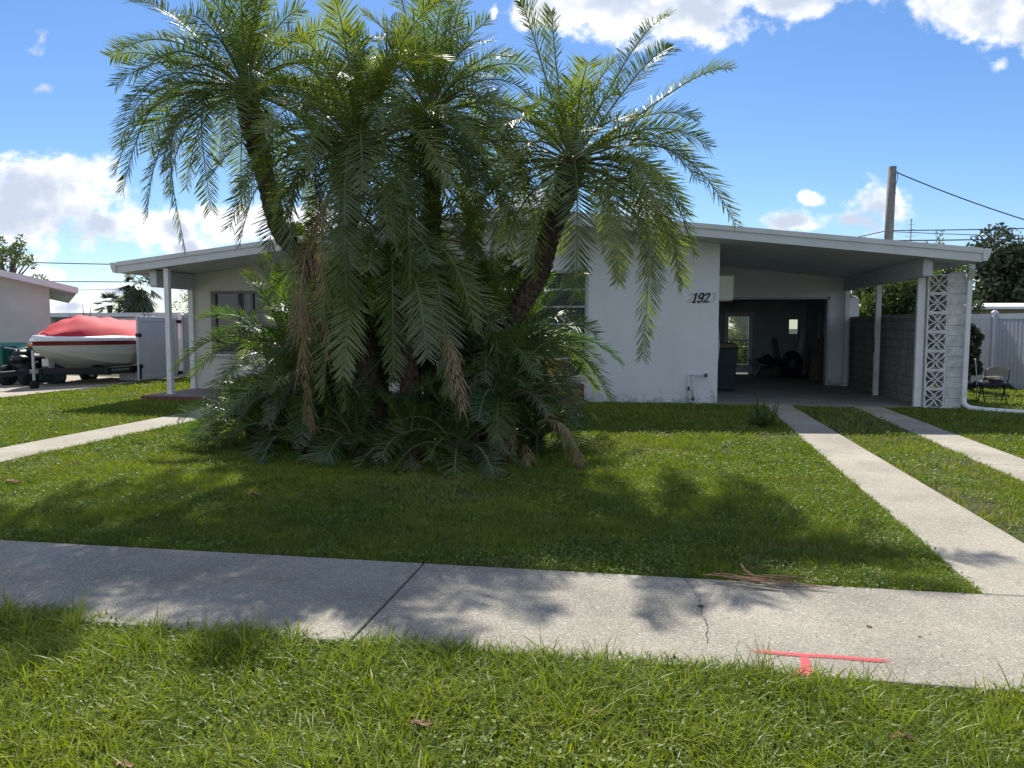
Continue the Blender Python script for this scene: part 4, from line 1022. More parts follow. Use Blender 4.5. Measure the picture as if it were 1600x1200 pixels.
# utility pole and wires
up_ = empty('utility_pole', (11.36, 40, 0), 'weathered grey utility pole rising behind the carport roof', 'pole')
b = MB(); b.tube([(11.3, 40, 0), (11.36, 40, 5), (11.42, 40, 9.22)], [.22, .21, .19], 16); b.build('shaft', MT['pole'], up_, smooth=True)
b = MB(); b.tube([(11.6, 39.8, 8.95), (11.62, 39.8, 8.6), (11.5, 39.8, 8.2), (11.55, 39.8, 7.9)], .015, 6); b.build('bracket', MT['wire'], up_)
def wire(p, q, sag, r=.018, label='', n_=16):
    p = Vector(p); q = Vector(q); b = MB()
    b.tube([p.lerp(q, k / n_) - Vector((0, 0, sag * 4 * (k / n_) * (1 - k / n_))) for k in range(n_ + 1)], r, 5)
    tag(b.build('overhead_wire', MT['wire'], smooth=True), label, 'wire', 'overhead wires')
wire((11.6, 40, 8.95), (27.0, 44, 4.9), .5, .03, 'black wire sloping down to the right from the top of the utility pole')
wire((11.5, 40, 6.2), (34, 38, 6.6), .25, .026, 'upper of the two level wires running right from the utility pole')
wire((11.5, 40, 5.72), (34, 38, 6.0), .2, .03, 'lower of the two level wires running right from the utility pole')
wire((11.5, 40, 6.15), (18, 37, 5.45), .05, .018, 'thin wire sagging from the pole between the two level wires')
wire((11.3, 40, 6.2), (-8, 44, 4.6), .6, .022, 'wire running left from the pole behind the carport roof')
wire((-45, 42, 5.9), (-20, 40, 5.0), .15, .028, 'upper dark wire between the neighbour roof and the porch')
wire((-45, 42, 4.6), (-20, 40, 4.1), .1, .026, 'lower dark wire between the neighbour roof and the porch')
wire((-45, 42, 3.9), (-30, 42, 3.9), .1, .014, 'faint thin wire low in the sky right of the neighbour house')
ant = MB(); ant.tube([(12.36, 40, 0), (12.36, 40, 6.75)], .03, 6)
for k, z in enumerate((5.9, 6.2, 6.45, 6.65)): ant.tube([(12.11 + .05 * k, 40, z), (12.61 - .05 * k, 40, z + .03)], .012, 5)
tag(ant.build('antenna', MT['galv']), 'thin television antenna mast right of the utility pole', 'antenna')

# ------------------------------------------------------------------ palms
class Fronds:
    """collects pinnate leaves as numpy-ready lists"""
    def __init__(s, seed): s.V = []; s.Q = []; s.tint = []; s.dry = []; s.rnd = random.Random(seed); s.rach = MB()
    def frond(s, base, d0, tip, wid=.32, dryness=0.0, tint=None, spacing=.022, droop=.16, ragged=0.0, tw=None):
        rnd = s.rnd
        base = Vector(base); tip = Vector(tip); d0 = Vector(d0).normalized()
        Lc = (tip - base).length; ctrl = base + d0 * Lc * .55
        c2 = ctrl.lerp(tip, .55) + Vector((0, 0, .10 * Lc))
        def P(t): u = 1 - t; return base * u ** 3 + ctrl * 3 * u * u * t + c2 * 3 * u * t * t + tip * t ** 3
        K = 24; pts = [P(k / K) for k in range(K + 1)]
        L_ = sum((pts[k + 1] - pts[k]).length for k in range(K))
        s.rach.tube(pts[::2], [.016 * (1 - .82 * k / (K / 2)) * (1 + .6 * (k == 0)) for k in range(K // 2 + 1)], 5)
        n_ = int(L_ / spacing); tn = rnd.random() if tint is None else tint
        tw = rnd.uniform(-.35, .35) if tw is None else tw
        for k in range(n_):
            t = .13 + .87 * k / n_
            if rnd.random() < ragged: continue
            p = P(t); d = (P(min(1, t + .02)) - P(t - .02)).normalized()
            r = Vector((0, 0, 1))
            if abs(d.z) > .96: r = Vector((d0.x, d0.y, .2)).normalized() if (abs(d0.x) + abs(d0.y)) > .1 else Vector((1, 0, 0))
            sd_ = d.cross(r).normalized(); upv = sd_.cross(d).normalized()
            ca, sa = math.cos(tw * (1 + t)), math.sin(tw * (1 + t)); sd_, upv = sd_ * ca + upv * sa, upv * ca - sd_ * sa
            if t < .35: pl = .45 + .55 * (t - .13) / .22
            elif t < .72: pl = 1.0
            else: pl = 1.0 - .55 * ((t - .72) / .28)
            for side in (-1, 1):
                ll = wid * pl * rnd.uniform(.70, 1.1) * (1 if dryness < .6 else rnd.uniform(.35, 1.15))
                if dryness > .6: fw_add = rnd.uniform(0, 1.6)
                else: fw_add = 0
                if rnd.random() < .05: ll *= .45
                fw = .55 + .55 * t + rnd.uniform(-.24, .24) + fw_add
                vv = .22 + rnd.uniform(-.38, .42)
                dr_ = (d * fw + sd_ * side * 1.0 + upv * vv).normalized()
                g = Vector((0, 0, -1)) * (droop * rnd.uniform(.5, 1.4) * (.45 + 1.2 * dryness))
                wv = d.cross(dr_).cross(dr_).normalized() * (.0058 * (1 - .35 * dryness) + .002 * rnd.random())
                p1 = p + dr_ * ll * .42 + g * ll * .08; p2 = p + dr_ * ll * .78 + g * ll * .30; p3 = p + dr_ * ll * .98 + g * ll * .58
                i = len(s.V)
                s.V += [p - wv * .55, p + wv * .55, p1 - wv, p1 + wv, p2 - wv * .72, p2 + wv * .72, p3]
                s.Q.append((i, i + 1, i + 3, i + 2, i + 5, i + 4, i + 6))
                tt = min(1, max(0, tn + rnd.uniform(-.25, .25))); dd = min(1, max(0, dryness + (.35 * (t - .75) / .25 if t > .75 and rnd.random() < .5 else 0) * (1 if rnd.random() < .4 else .2)))
                tipdry = min(1, dd + rnd.choice((0, 0, .1, .5)))
                s.tint += [tt] * 7; s.dry += [dd] * 6 + [tipdry]
    def emit(s, name, m, parent):
        V = np.array([tuple(v) for v in s.V], np.float32); Q = np.array(s.Q, np.int64)
        q = np.concatenate([Q[:, [0, 1, 2, 3]], Q[:, [3, 2, 4, 5]]]); t = Q[:, [5, 4, 6]]
        q[:len(Q)] = Q[:, [0, 1, 2, 3]]
        org = ORG[parent.name]
        o = npmesh(name, V, [q, t], m, {'tint': s.tint, 'dry': s.dry}, org=tuple(org), parent=parent)
        s.rach.build('leaf_stalks', MT['rachis'], o)
        ORG[o.name] = org
        return o
def crown(F, c, n_, length, el0=85, el1=-35, az0=0, azr=360, wid=.32, skip=None, dryl=0.0, spacing=.025, droop=.16):
    rnd = F.rnd
    for k in range(n_):
        f = (k + .5) / n_
        az = R(az0 + (k * 137.508) % 360 * azr / 360 + rnd.uniform(-8, 8))
        el = R(el0 + (el1 - el0) * f ** .9 + rnd.uniform(-7, 7))
        d0 = Vector((math.cos(az) * math.cos(el), math.sin(az) * math.cos(el), math.sin(el)))
        Ln = length * rnd.uniform(.85, 1.12) * (.8 + .2 * math.sin(f * math.pi))
        sag = Ln * (.28 + .45 * f)
        h = Vector((math.cos(az), math.sin(az), 0))
        tip = Vector(c) + d0 * Ln * .86 + h * .12 * Ln * (1 - f) - Vector((0, 0, sag * (.6 if el > 1.1 else 1)))
        dry = 0 if f < .75 else rnd.choice((0, .1, dryl))
        F.frond(Vector(c) + d0 * .06, d0, tip, wid=wid, dryness=dry, spacing=spacing, droop=droop, ragged=.03 if dry < .5 else .2)
def W3(px, py, Y):
    r = ray(px, py); t = Y / r.y; return Vector((r.x * t, Y, CAMH + r.z * t))
def trunk(b, pts, radii, seed=1):
    rnd = random.Random(seed); P = []
    for k in range(len(pts) - 1):
        p0 = Vector(pts[max(k - 1, 0)]); p1 = Vector(pts[k]); p2 = Vector(pts[k + 1]); p3 = Vector(pts[min(k + 2, len(pts) - 1)])
        for j in range(10):
            t = j / 10
            P.append((.5 * ((2 * p1) + (p2 - p0) * t + (2 * p0 - 5 * p1 + 4 * p2 - p3) * t * t + (3 * p1 - p0 - 3 * p2 + p3) * t ** 3), radii[k] * (1 - t) + radii[k + 1] * t))
    P.append((Vector(pts[-1]), radii[-1]))
    b.tube([p for p, r in P], [r * (1 + (.09 if i % 2 else -.03) + rnd.uniform(-.04, .04)) for i, (p, r) in enumerate(P)], 14)
    for i, (p, r) in enumerate(P):     # old leaf bases
        if i < 3: continue
        top = i / len(P)
        for q in range(3 if top > .7 else 1):
            a = rnd.uniform(0, 6.28); h = Vector((math.cos(a), math.sin(a), 0)); ln = .05 + (.12 if top > .75 else .03) * rnd.random()
            s0 = p + h * r * .8; s1 = p + h * (r + ln * .6) + Vector((0, 0, ln))
            b.tube([s0, s0.lerp(s1, .5) + Vector((0, 0, -.01)), s1], [.026, .02, .008], 5)
def palm(name_label, base, pts, radii, seed, crown_args, targets=(), dry=(), name='palm_tree', group=None, wid=.34):
    t = empty(name, base, name_label, 'palm', group)
    if pts:
        b = MB(); trunk(b, pts, radii, seed); b.build('trunk', MT['trunk'], t, smooth=False)
    F = Fronds(seed)
    c = Vector(pts[-1]) if pts else Vector(base) + Vector((0, 0, .15))
    c = c + Vector((0, 0, .05))
    for args in crown_args: crown(F, c, wid=wid, **args)
    for (px, py, Y, el, tn) in targets:
        tip = W3(px, py, Y); h = (tip - c); az = math.atan2(h.y, h.x); e = R(el)
        d0 = Vector((math.cos(az) * math.cos(e), math.sin(az) * math.cos(e), math.sin(e)))
        F.frond(c, d0, tip, wid=wid, tint=tn, droop=.2)
    F.emit('crown', MT['frond'], t)
    if dry:
        F2 = Fronds(seed + 50)
        for (px, py, Y, el) in dry:
            tip = W3(px, py, Y); h = (tip - c); az = math.atan2(h.y, h.x); e = R(el)
            d0 = Vector((math.cos(az) * math.cos(e), math.sin(az) * math.cos(e), math.sin(e)))
            c3 = Vector(pts[-2]).lerp(Vector(pts[-1]), .4); F2.frond(c3, d0, tip, wid=wid * .85, dryness=.8, ragged=.45, droop=.9)
        F2.emit('dry_fronds', MT['dry'], t)
    return t

GP = 'palms of the clump in front of the house'
# A: tall left palm
palm('tallest left palm of the clump with a curved leaning trunk', (-3.95, 9.6, 0),
     [(-3.95, 9.6, -.05), W3(520, 560, 9.6), W3(488, 425, 9.6), W3(440, 365, 9.6), W3(420, 300, 9.6), W3(400, 215, 9.6), W3(385, 150, 9.6)],
     [.17, .14, .13, .115, .12, .13, .15], 11,
     [dict(n_=56, length=1.95, el0=88, el1=-22, dryl=.12)],
     [(172, 90, 9.3, 25, .45), (192, 300, 9.1, 20, .25), (205, 2, 9.5, 50, .5), (255, 270, 9.2, 0, .2), (290, 392, 9.3, -5, .35), (330, 330, 9.0, 10, .3), (560, 60, 9.2, 45, .7), (280, -60, 9.6, 65, .5), (430, -90, 9.2, 80, .7)],
     dry=[(500, 330, 9.4, -10)], group=GP)
# B: middle palm, nearest
palm('middle palm of the clump whose big upright fronds come nearest to the street', (-3.2, 8.9, 0),
     [(-3.2, 8.9, -.05), W3(575, 560, 9.0), W3(545, 400, 9.0), W3(548, 300, 9.0), W3(560, 235, 9.0)],
     [.16, .13, .12, .12, .15], 23,
     [dict(n_=58, length=2.1, el0=88, el1=-16, dryl=.12)],
     [(520, -10, 8.2, 75, .75), (700, 95, 8.0, 60, .8), (420, 330, 8.0, 15, .35), (620, 400, 7.8, 15, .45), (545, 560, 8.0, -5, .35), (460, 480, 8.0, 0, .4), (640, 540, 8.0, 0, .35), (790, 300, 8.5, 30, .85), (690, 0, 8.6, 65, .7)],
     dry=[(488, 672, 7.9, -30), (512, 560, 7.9, -10)], group=GP)
# C: back middle palm
palm('rear middle palm of the clump between the nearest palm and the right palm', (-2.6, 10.2, 0),
     [(-2.6, 10.2, -.05), W3(660, 540, 10.3), W3(672, 400, 10.4), W3(676, 290, 10.4), W3(672, 190, 10.4)],
     [.16, .13, .12, .12, .15], 37,
     [dict(n_=58, length=2.2, el0=88, el1=-16, dryl=.12)],
     [(800, 90, 10.0, 55, .6), (775, 175, 9.8, 30, .85), (740, -50, 10.2, 70, .6), (610, -70, 10.2, 75, .6), (810, 260, 9.8, 15, .9), (740, 420, 9.6, 0, .7), (660, 460, 9.4, 0, .4)],
     dry=[(790, 330, 10.0, -5), (730, 470, 9.8, -25)], group=GP)
# D: right palm
palm('right palm of the clump leaning towards the carport with its crown clear against the sky', (-1.9, 9.4, 0),
     [(-2.0, 9.4, -.05), W3(775, 560, 9.5), W3(812, 480, 9.6), W3(842, 430, 9.6), W3(858, 370, 9.6), W3(880, 310, 9.6), W3(893, 262, 9.6)],
     [.15, .12, .12, .125, .13, .14, .16], 41,
     [dict(n_=50, length=1.8, el0=88, el1=-26, dryl=.12)],
     [(1142, 108, 10.5, 35, .5), (1150, 352, 9.2, 22, .65), (1003, 560, 8.9, 5, .3), (1062, 455, 8.9, 8, .35), (812, 2, 9.5, 72, .5), (862, 18, 9.6, 78, .5), (1045, 25, 10.4, 62, .6), (1050, 75, 10.5, 52, .5), (1110, 230, 9.3, 30, .5), (1090, 185, 9.6, 40, .4), (735, 290, 9.3, 20, .7), (900, 470, 8.9, -5, .2), (965, 440, 9.0, 0, .3), (770, 400, 9.1, 0, .4), (1085, 400, 9.5, 10, .4)],
     dry=[(1020, 420, 9.6, 0), (1060, 300, 9.9, 10), (960, 330, 9.3, 0)], group=GP)
# E: medium front palm whose fronds hang over the clump
palm('shorter palm low in the middle of the clump with long hanging fronds', (-2.7, 8.8, 0),
     [(-2.75, 8.95, -.05), W3(640, 600, 8.9), W3(618, 480, 8.9), W3(612, 400, 8.9)],
     [.15, .13, .12, .14], 53,
     [dict(n_=44, length=1.55, el0=80, el1=-35, dryl=.3)],
     [(615, 590, 7.9, 10, .3), (700, 620, 8.0, 10, .35), (745, 520, 8.1, 20, .5), (540, 640, 8.0, 5, .35), (500, 520, 8.2, 20, .4), (735, 330, 8.6, 50, .8)],
     dry=[(722, 640, 7.8, -10), (468, 565, 8.0, 5)], group=GP)
# F: leaning thin stem
palm('thin leaning palm stem among the suckers right of the clump centre', (-2.1, 8.7, 0),
     [(-2.0, 8.75, -.05), W3(735, 640, 8.8), W3(690, 560, 8.9), W3(640, 480, 9.0)],
     [.06, .055, .05, .05], 67, [dict(n_=9, length=1.1, el0=70, el1=-20)], group=GP)
# suckers round the base: (photo x of the base, Y, fronds, length, label)
SK = [(420, 9.5, 20, 1.35, 'leftmost low palm sucker reaching out over the garden path'),
      (470, 9.0, 16, 1.05, 'low palm sucker beside the foot of the tallest palm'),
      (455, 10.3, 24, 1.9, 'tall bright palm sucker in front of the porch window'),
      (560, 8.7, 16, 1.0, 'short palm sucker in the dark left front of the clump'),
      (640, 8.55, 18, 1.0, 'low palm sucker at the front centre of the clump'),
      (715, 8.6, 18, 1.15, 'broad low palm sucker facing the street right of the thin leaning stem'),
      (700, 9.8, 20, 1.9, 'upright palm sucker in the dark middle of the clump'),
      (780, 9.0, 18, 1.25, 'low palm sucker under the leaning trunk of the right palm'),
      (815, 10.6, 24, 1.75, 'tall palm sucker in front of the slatted window'),
      (838, 9.9, 20, 1.15, 'rightmost low palm sucker nearest the white wall'),
      (440, 10.4, 18, 1.6, 'palm sucker behind the tallest palm near the porch'),
      (600, 10.4, 22, 2.0, 'tall palm sucker at the back of the clump centre'),
      (740, 9.6, 22, 1.75, 'dense palm sucker between the leaning trunk and the slatted window'),
      (795, 9.5, 20, 1.3, 'low spreading palm sucker at the right front of the clump'),
      (395, 10.0, 18, 1.45, 'low palm sucker at the far left back of the clump by the porch step'),
      (500, 9.3, 20, 1.45, 'palm sucker rising between the two left trunks'),
      (560, 10.0, 24, 2.0, 'upright palm sucker behind the second trunk from the left'),
      (765, 10.0, 24, 1.95, 'upright palm sucker hiding the left half of the slatted window')]
for k, (px, Y, nf, ln, lab) in enumerate(SK):
    g = W3(px, 690, Y); base = Vector((g.x, Y, 0))
    t = empty('palm_sucker', base, lab, 'palm', 'low palm suckers round the clump')
    F = Fronds(100 + k); ln *= (1.2 if 450 < px < 820 else .98)
    zc = .12 if ln < 1.5 else (.65 if ln < 2.05 else 1.1)
    cc = base + Vector((0, 0, zc))
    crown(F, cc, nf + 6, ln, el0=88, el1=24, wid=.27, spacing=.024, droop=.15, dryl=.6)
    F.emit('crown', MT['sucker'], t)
    b = MB(); trunk(b, [base - Vector((0, 0, .05)), base + Vector((0, 0, zc * .5)), cc], [.07, .065, .06], 200 + k); b.build('stem', MT['trunk'], t)
# dry litter under the clump
F = Fronds(300)
for k in range(16):
    px = 470 + k * 27 + F.rnd.uniform(-8, 8); g = W3(px, 690, 8.75 + F.rnd.uniform(-.15, .8)); g.z = .05
    a = F.rnd.uniform(3.3, 6.1); q = g + Vector((math.cos(a) * .6, math.sin(a) * .45, 0)); q.z = .02
    F.frond(g + Vector((0, 0, F.rnd.uniform(.1, .5))), (math.cos(a), math.sin(a), .5), q, wid=.2, dryness=.8, droop=1.0, ragged=.3)
t = empty('dead_frond_litter', (-3, 8.9, 0), 'dry brown fronds lying around the foot of the palm clump', 'dead fronds'); F.emit('leaflets', MT['dry'], t)
tag(t, kind='stuff')
# dead frond on the sidewalk edge
g0 = Vector((.42, 4.80, .05)); F = Fronds(301)
for k in range(16):
    a = Vector((.36 + .03 * k, 4.86 - F.rnd.uniform(0, .14), .04 + F.rnd.uniform(0, .03))); e_ = a + Vector((.30 + F.rnd.uniform(-.1, .1), F.rnd.uniform(-.06, .02), -.012))
    F.rach.tube([a, a.lerp(e_, .5) + Vector((0, 0, .006)), e_], [.006, .007, .002], 5, squash=.5)
F.rach.tube([(.70, 4.84, .03), (.62, 4.9, .07), (.60, 4.95, .10)], [.012, .01, .006], 6)
o_ = F.rach.build('dry_frond_piece', MT['deadleaf']); tag(o_, 'bundle of dry brown palm leaflets lying on the far edge of the sidewalk', 'dead frond')

# ------------------------------------------------------------------ small spiky plant by the driveway
t = empty('spiky_plant', (1.82, 12.7, 0), 'small dark spiky plant beside the left driveway strip', 'plant')
b = MB(); rnd = random.Random(31)
tint_ = []
for k in range(90):
    a = rnd.uniform(0, 6.28); el = rnd.uniform(.15, 1.4); ln = rnd.uniform(.25, .62); h = Vector((math.cos(a) * math.cos(el), math.sin(a) * math.cos(el), math.sin(el)))
    s_ = Vector((-math.sin(a), math.cos(a), 0)) * .016; p = Vector((1.82 + rnd.uniform(-.12, .12), 12.7 + rnd.uniform(-.1, .1), .02))
    m1 = p + h * ln * .55; m2 = p + h * ln - Vector((0, 0, ln * .15))
    b.face([p - s_, p + s_, m1 + s_ * 1.2, m1 - s_ * 1.2]); b.face([m1 - s_ * 1.2, m1 + s_ * 1.2, m2]); tint_ += [rnd.random() * .4] * 7
b.build('leaves', MT['frond'], t, attrs={'tint': tint_, 'dry': [0.0] * len(tint_)})

# ------------------------------------------------------------------ trees
def leafcloud(rnd_seed, centres, leaf, n_):
    rs = np.random.RandomState(rnd_seed)
    C_ = np.array([c[:3] for c in centres]); RR = np.array([c[3] for c in centres]); pr = RR ** 2 / (RR ** 2).sum()
    idx = rs.choice(len(C_), n_, p=pr)
    d = rs.normal(size=(n_, 3)); d /= np.linalg.norm(d, axis=1)[:, None]
    P = C_[idx] + d * (RR[idx] * rs.uniform(.35, 1.05, n_) ** .6)[:, None]
    u = rs.normal(size=(n_, 3)); u /= np.linalg.norm(u, axis=1)[:, None]; v = np.cross(u, rs.normal(size=(n_, 3))); v /= np.linalg.norm(v, axis=1)[:, None]
    s_ = leaf * rs.uniform(.6, 1.3, n_)[:, None]
    V = np.stack([P - u * s_, P - v * s_ * .45, P + u * s_, P + v * s_ * .45], 1).reshape(-1, 3)
    Q = np.arange(n_ * 4).reshape(-1, 4)
    tt = np.repeat(np.clip(rs.uniform(0, 1, n_) * .5 + .5 * ((idx * 7919) % 13) / 13.0, 0, 1), 4)
    return V, Q, tt
def tree(label, cat, base, h, rad, seed, m, leaf=.09, n_=7000, nc=26, trunk_r=.15, low=.35, flat=1.0, name='tree', group=None, open_=0.0):
    rnd = random.Random(seed); base = Vector(base); t = empty(name, base, label, cat, group)
    cs = []; b = MB()
    top = base + Vector((rnd.uniform(-.2, .2) * rad, 0, h * .55)); b.tube([base - Vector((0, 0, .05)), base.lerp(top, .5), top], [trunk_r, trunk_r * .75, trunk_r * .5], 8)
    for k in range(nc):
        a = rnd.uniform(0, 6.28); z = rnd.uniform(low, 1.0); rr_ = rad * math.sqrt(max(.05, 1 - ((z - (low + 1) / 2) / ((1 - low) / 2 + .12)) ** 2)) * rnd.uniform(.3, .95)
        c = base + Vector((rr_ * math.cos(a), rr_ * math.sin(a), h * z * .95)); r_ = rad * rnd.uniform(.18, .34) * flat
        cs.append((*c, r_)); b.tube([top.lerp(base, .2 * rnd.random()), top.lerp(c, .6) + Vector((0, 0, .05)), c], [trunk_r * .4, trunk_r * .22, .012], 5)
    V, Q, tt = leafcloud(seed, cs, leaf, n_)
    V[:, 2] = np.maximum(V[:, 2], .02)
    npmesh('crown', V, [Q], m, {'tint': tt}, org=tuple(base), parent=t)
    b.build('trunk', MT['bark'], t)
    return t
tree('large dark tree at the right edge behind the white roofed house', 'tree', (19.8, 44, 0), 6.0, 4.0, 71, MT['leafd'], .16, 22000, 46, .3, .25)
tree('lower dark tree just left of the large dark tree on the right', 'tree', (15.2, 46, 0), 4.2, 2.6, 72, MT['leafd'], .14, 9000, 26, .2, .2)
tree('dark green bush tree seen under the carport beam', 'tree', (8.6, 27.0, 0), 3.7, 1.9, 73, MT['leafm'], .07, 20000, 34, .12, .2)
tree('bright yellow green bush behind the block wall left of the dark green one', 'bush', (7.1, 28.5, 0), 3.4, 1.2, 74, MT['leafl'], .07, 9000, 22, .08, .2, name='bush')
tree('narrow dark hedge shrub between the downspout and the white fence', 'bush', (7.75, 20.6, 0), 1.72, .36, 75, MT['leafd'], .035, 12000, 70, .04, .06, name='bush')
tree('sparse grey green tree above the neighbour roof at the far left', 'tree', (-25.2, 27, 0), 5.4, 1.3, 76, MT['leafm'], .07, 2600, 20, .16, .55)
tree('bushy round green tree beside the ragged palm far left', 'tree', (-33.6, 46, 0), 3.9, 1.7, 77, MT['leafm'], .11, 5000, 20, .15, .2)
tree('slender dark tree just left of the porch wall corner', 'tree', (-13.0, 24.5, 0), 3.9, .55, 78, MT['leafd'], .07, 4500, 22, .06, .3)
tree('leafy tree top rising over the left end of the porch roof', 'tree', (-15.4, 31.5, 0), 6.0, 1.3, 79, MT['leafm'], .10, 6000, 24, .12, .4)
tree('pale sparse bush in the gap between the porch post and wall', 'bush', (-27.8, 44, 0), 3.7, 1.3, 80, MT['leafl'], .07, 1500, 18, .06, .4, name='bush')
tree('small weedy shrub at the foot of the fence by the porch wall', 'bush', (-13.2, 21.0, 0), .75, .42, 81, MT['leafm'], .05, 900, 14, .02, .1, name='bush')
tree('green bush seen through the garage back door', 'bush', (3.9, 31, 0), 3.0, 1.6, 82, MT['leafl'], .09, 8000, 24, .06, .1, name='bush')
tree('flowering grey green shrub low behind the garage back door', 'bush', (3.65, 28.2, 0), 1.2, .55, 83, MT['leafm'], .05, 3500, 20, .03, .1, name='bush')
tree('wispy young tree top poking over the carport roof near the pole', 'tree', (12.4, 37.0, 0), 5.9, .8, 84, MT['leafl'], .05, 700, 16, .04, .72)
tree('thin wispy sprigs over the carport roof left of the pole', 'tree', (8.9, 36.0, 0), 5.5, 1.2, 85, MT['leafl'], .05, 500, 16, .04, .78)
# fan palms far left
def fanpalm(label, base, h, rad, seed, nl=26, ragged=False):
    rnd = random.Random(seed); base = Vector(base); t = empty('fan_palm', base, label, 'palm')
    b = MB(); b.tube([base, base + Vector((.1, 0, h * .5)), base + Vector((.05, 0, h))], [.2, .16, .16], 8); b.build('trunk', MT['bark'], t)
    b = MB(); tt = []; c0 = base + Vector((.05, 0, h))
    for k in range(nl):
        a = rnd.uniform(0, 6.28); el = rnd.uniform(-1.3 if ragged else -.6, 1.3); d = Vector((math.cos(a) * math.cos(el), math.sin(a) * math.cos(el), math.sin(el)))
        c = c0 + d * rad * .45; sdv = d.cross(Vector((0, 0, 1))).normalized(); upv = sdv.cross(d)
        for j in range(13):
            q = -1.25 + 2.5 * j / 12; dd = (d * math.cos(q) + sdv * math.sin(q)).normalized(); e_ = c + dd * rad * .58 * rnd.uniform(.7, 1.1) - Vector((0, 0, rad * (.35 if ragged else .12)))
            wv = dd.cross(upv).normalized() * rad * .03
            b.face([c - wv * .4, c + wv * .4, c.lerp(e_, .6) + wv, e_, c.lerp(e_, .6) - wv]); tt += [rnd.random()] * 5
    b.build('crown', MT['leafd'], t, attrs={'tint': tt})
fanpalm('small round fan palm far behind the boat cover', (-35.4, 46, 0), 3.0, 1.15, 91)
fanpalm('tall ragged fan palm with hanging dead leaves left of the porch post', (-32.4, 45, 0), 4.1, 1.7, 92, 30, True)
# bare twigs above the left fence
b = MB(); rnd = random.Random(44)
for k in range(9):
    x = -21.2 + rnd.random() * .9 if k < 4 else -18.6 + rnd.random() * 1.3; p = Vector((x, 25.6, 1.5)); e_ = p + Vector((rnd.uniform(-.3, .3), 0, rnd.uniform(.5, 1.0)))
    b.tube([p - Vector((0, 0, 1.5)), p, p.lerp(e_, .5) + Vector((.06, 0, 0)), e_], [.03, .025, .018, .006], 5); b.tube([p.lerp(e_, .5), p.lerp(e_, .5) + Vector((.2, 0, .14))], [.014, .005], 5)
tag(b.build('bare_shrub', MT['bark']), 'bare pruned branches poking above the white fence behind the boat', 'shrub')
# sprig in front of right fence
t = empty('young_palm', (9.0, 19.0, 0), 'small pale sprig of leaves in front of the fence at the right edge', 'plant')
F = Fronds(310)
b = MB(); b.tube([(9.3, 19.0, 0), (9.25, 19.0, .5), (9.1, 19.0, .9)], [.02, .015, .01], 6); b.build('stem', MT['bark'], t)
for k in range(4): F.frond((9.1, 19.0, .9), (-1, .1 * k, .4), (8.55 + .1 * k, 18.7 + .15 * k, .95 + .05 * k), wid=.14, tint=.9, spacing=.03)
F.frond((9.1, 19.0, .9), (1, 0, .5), (9.5, 18.9, .95), wid=.14, tint=.9); F.emit('crown', MT['frond'], t)

# ------------------------------------------------------------------ grass
rs = np.random.RandomState(4)
def vnoise(x, y, s, seed):
    r = np.random.RandomState(seed); G = r.rand(64, 64); X = x / s + 1000; Y = y / s + 1000
    i = np.floor(X).astype(int); j = np.floor(Y).astype(int); fx = X - i; fy = Y - j; fx = fx * fx * (3 - 2 * fx); fy = fy * fy * (3 - 2 * fy)
    g = lambda a, b_: G[a % 64, b_ % 64]
    return (g(i, j) * (1 - fx) + g(i + 1, j) * fx) * (1 - fy) + (g(i, j + 1) * (1 - fx) + g(i + 1, j + 1) * fx) * fy
def sx0(y): return 1.98 + (y - 4.87) * .032
def sx1(y): return 2.72 + (y - 4.87) * .0125
def allowed(x, y):
    ok = np.ones(len(x), bool)
    ok &= ~((y > SW0 + .01) & (y < SW1 - .0))
    ok &= ~((x > sx0(y)) & (x < sx1(y)) & (y > SW1) & (y < 16.1))
    ok &= ~((x > 3.72 + (y - 5) * .027) & (x < 4.35 + (y - 5) * .02) & (y > SW1) & (y < 16.1))
    e = -.0155 * (y - 4.87)
    ok &= ~((x > -8.25 + e) & (x < -7.4 + e) & (y > SW1) & (y < 14.5))
    ok &= ~((x > -10.85) & (x < -5.1) & (y > 14.9))
    ok &= ~((x > -5.2) & (x < 1.45) & (y > 16.16)) & ~((x > 1.4) & (x < 6.0) & (y > 16.02)) & ~((x > -3.6) & (x < -1.3) & (y > 15.85))
    ok &= ~((x > -11.15) & (x < -5) & (y > 17)) & ~((x > 1.4) & (x < 5.95) & (y > 16.05))
    ok &= ~((x < -14.22 - .035 * (14.5 - y) * (y < 14.5)) & (x < -14.2))
    return ok
def inview(x, y, marg):
    c, s_ = math.cos(YAW), math.sin(YAW); a = c * x + s_ * y; d = -s_ * x + c * y
    return (np.abs(a) < d * .67 + marg) & (d > 1.2)
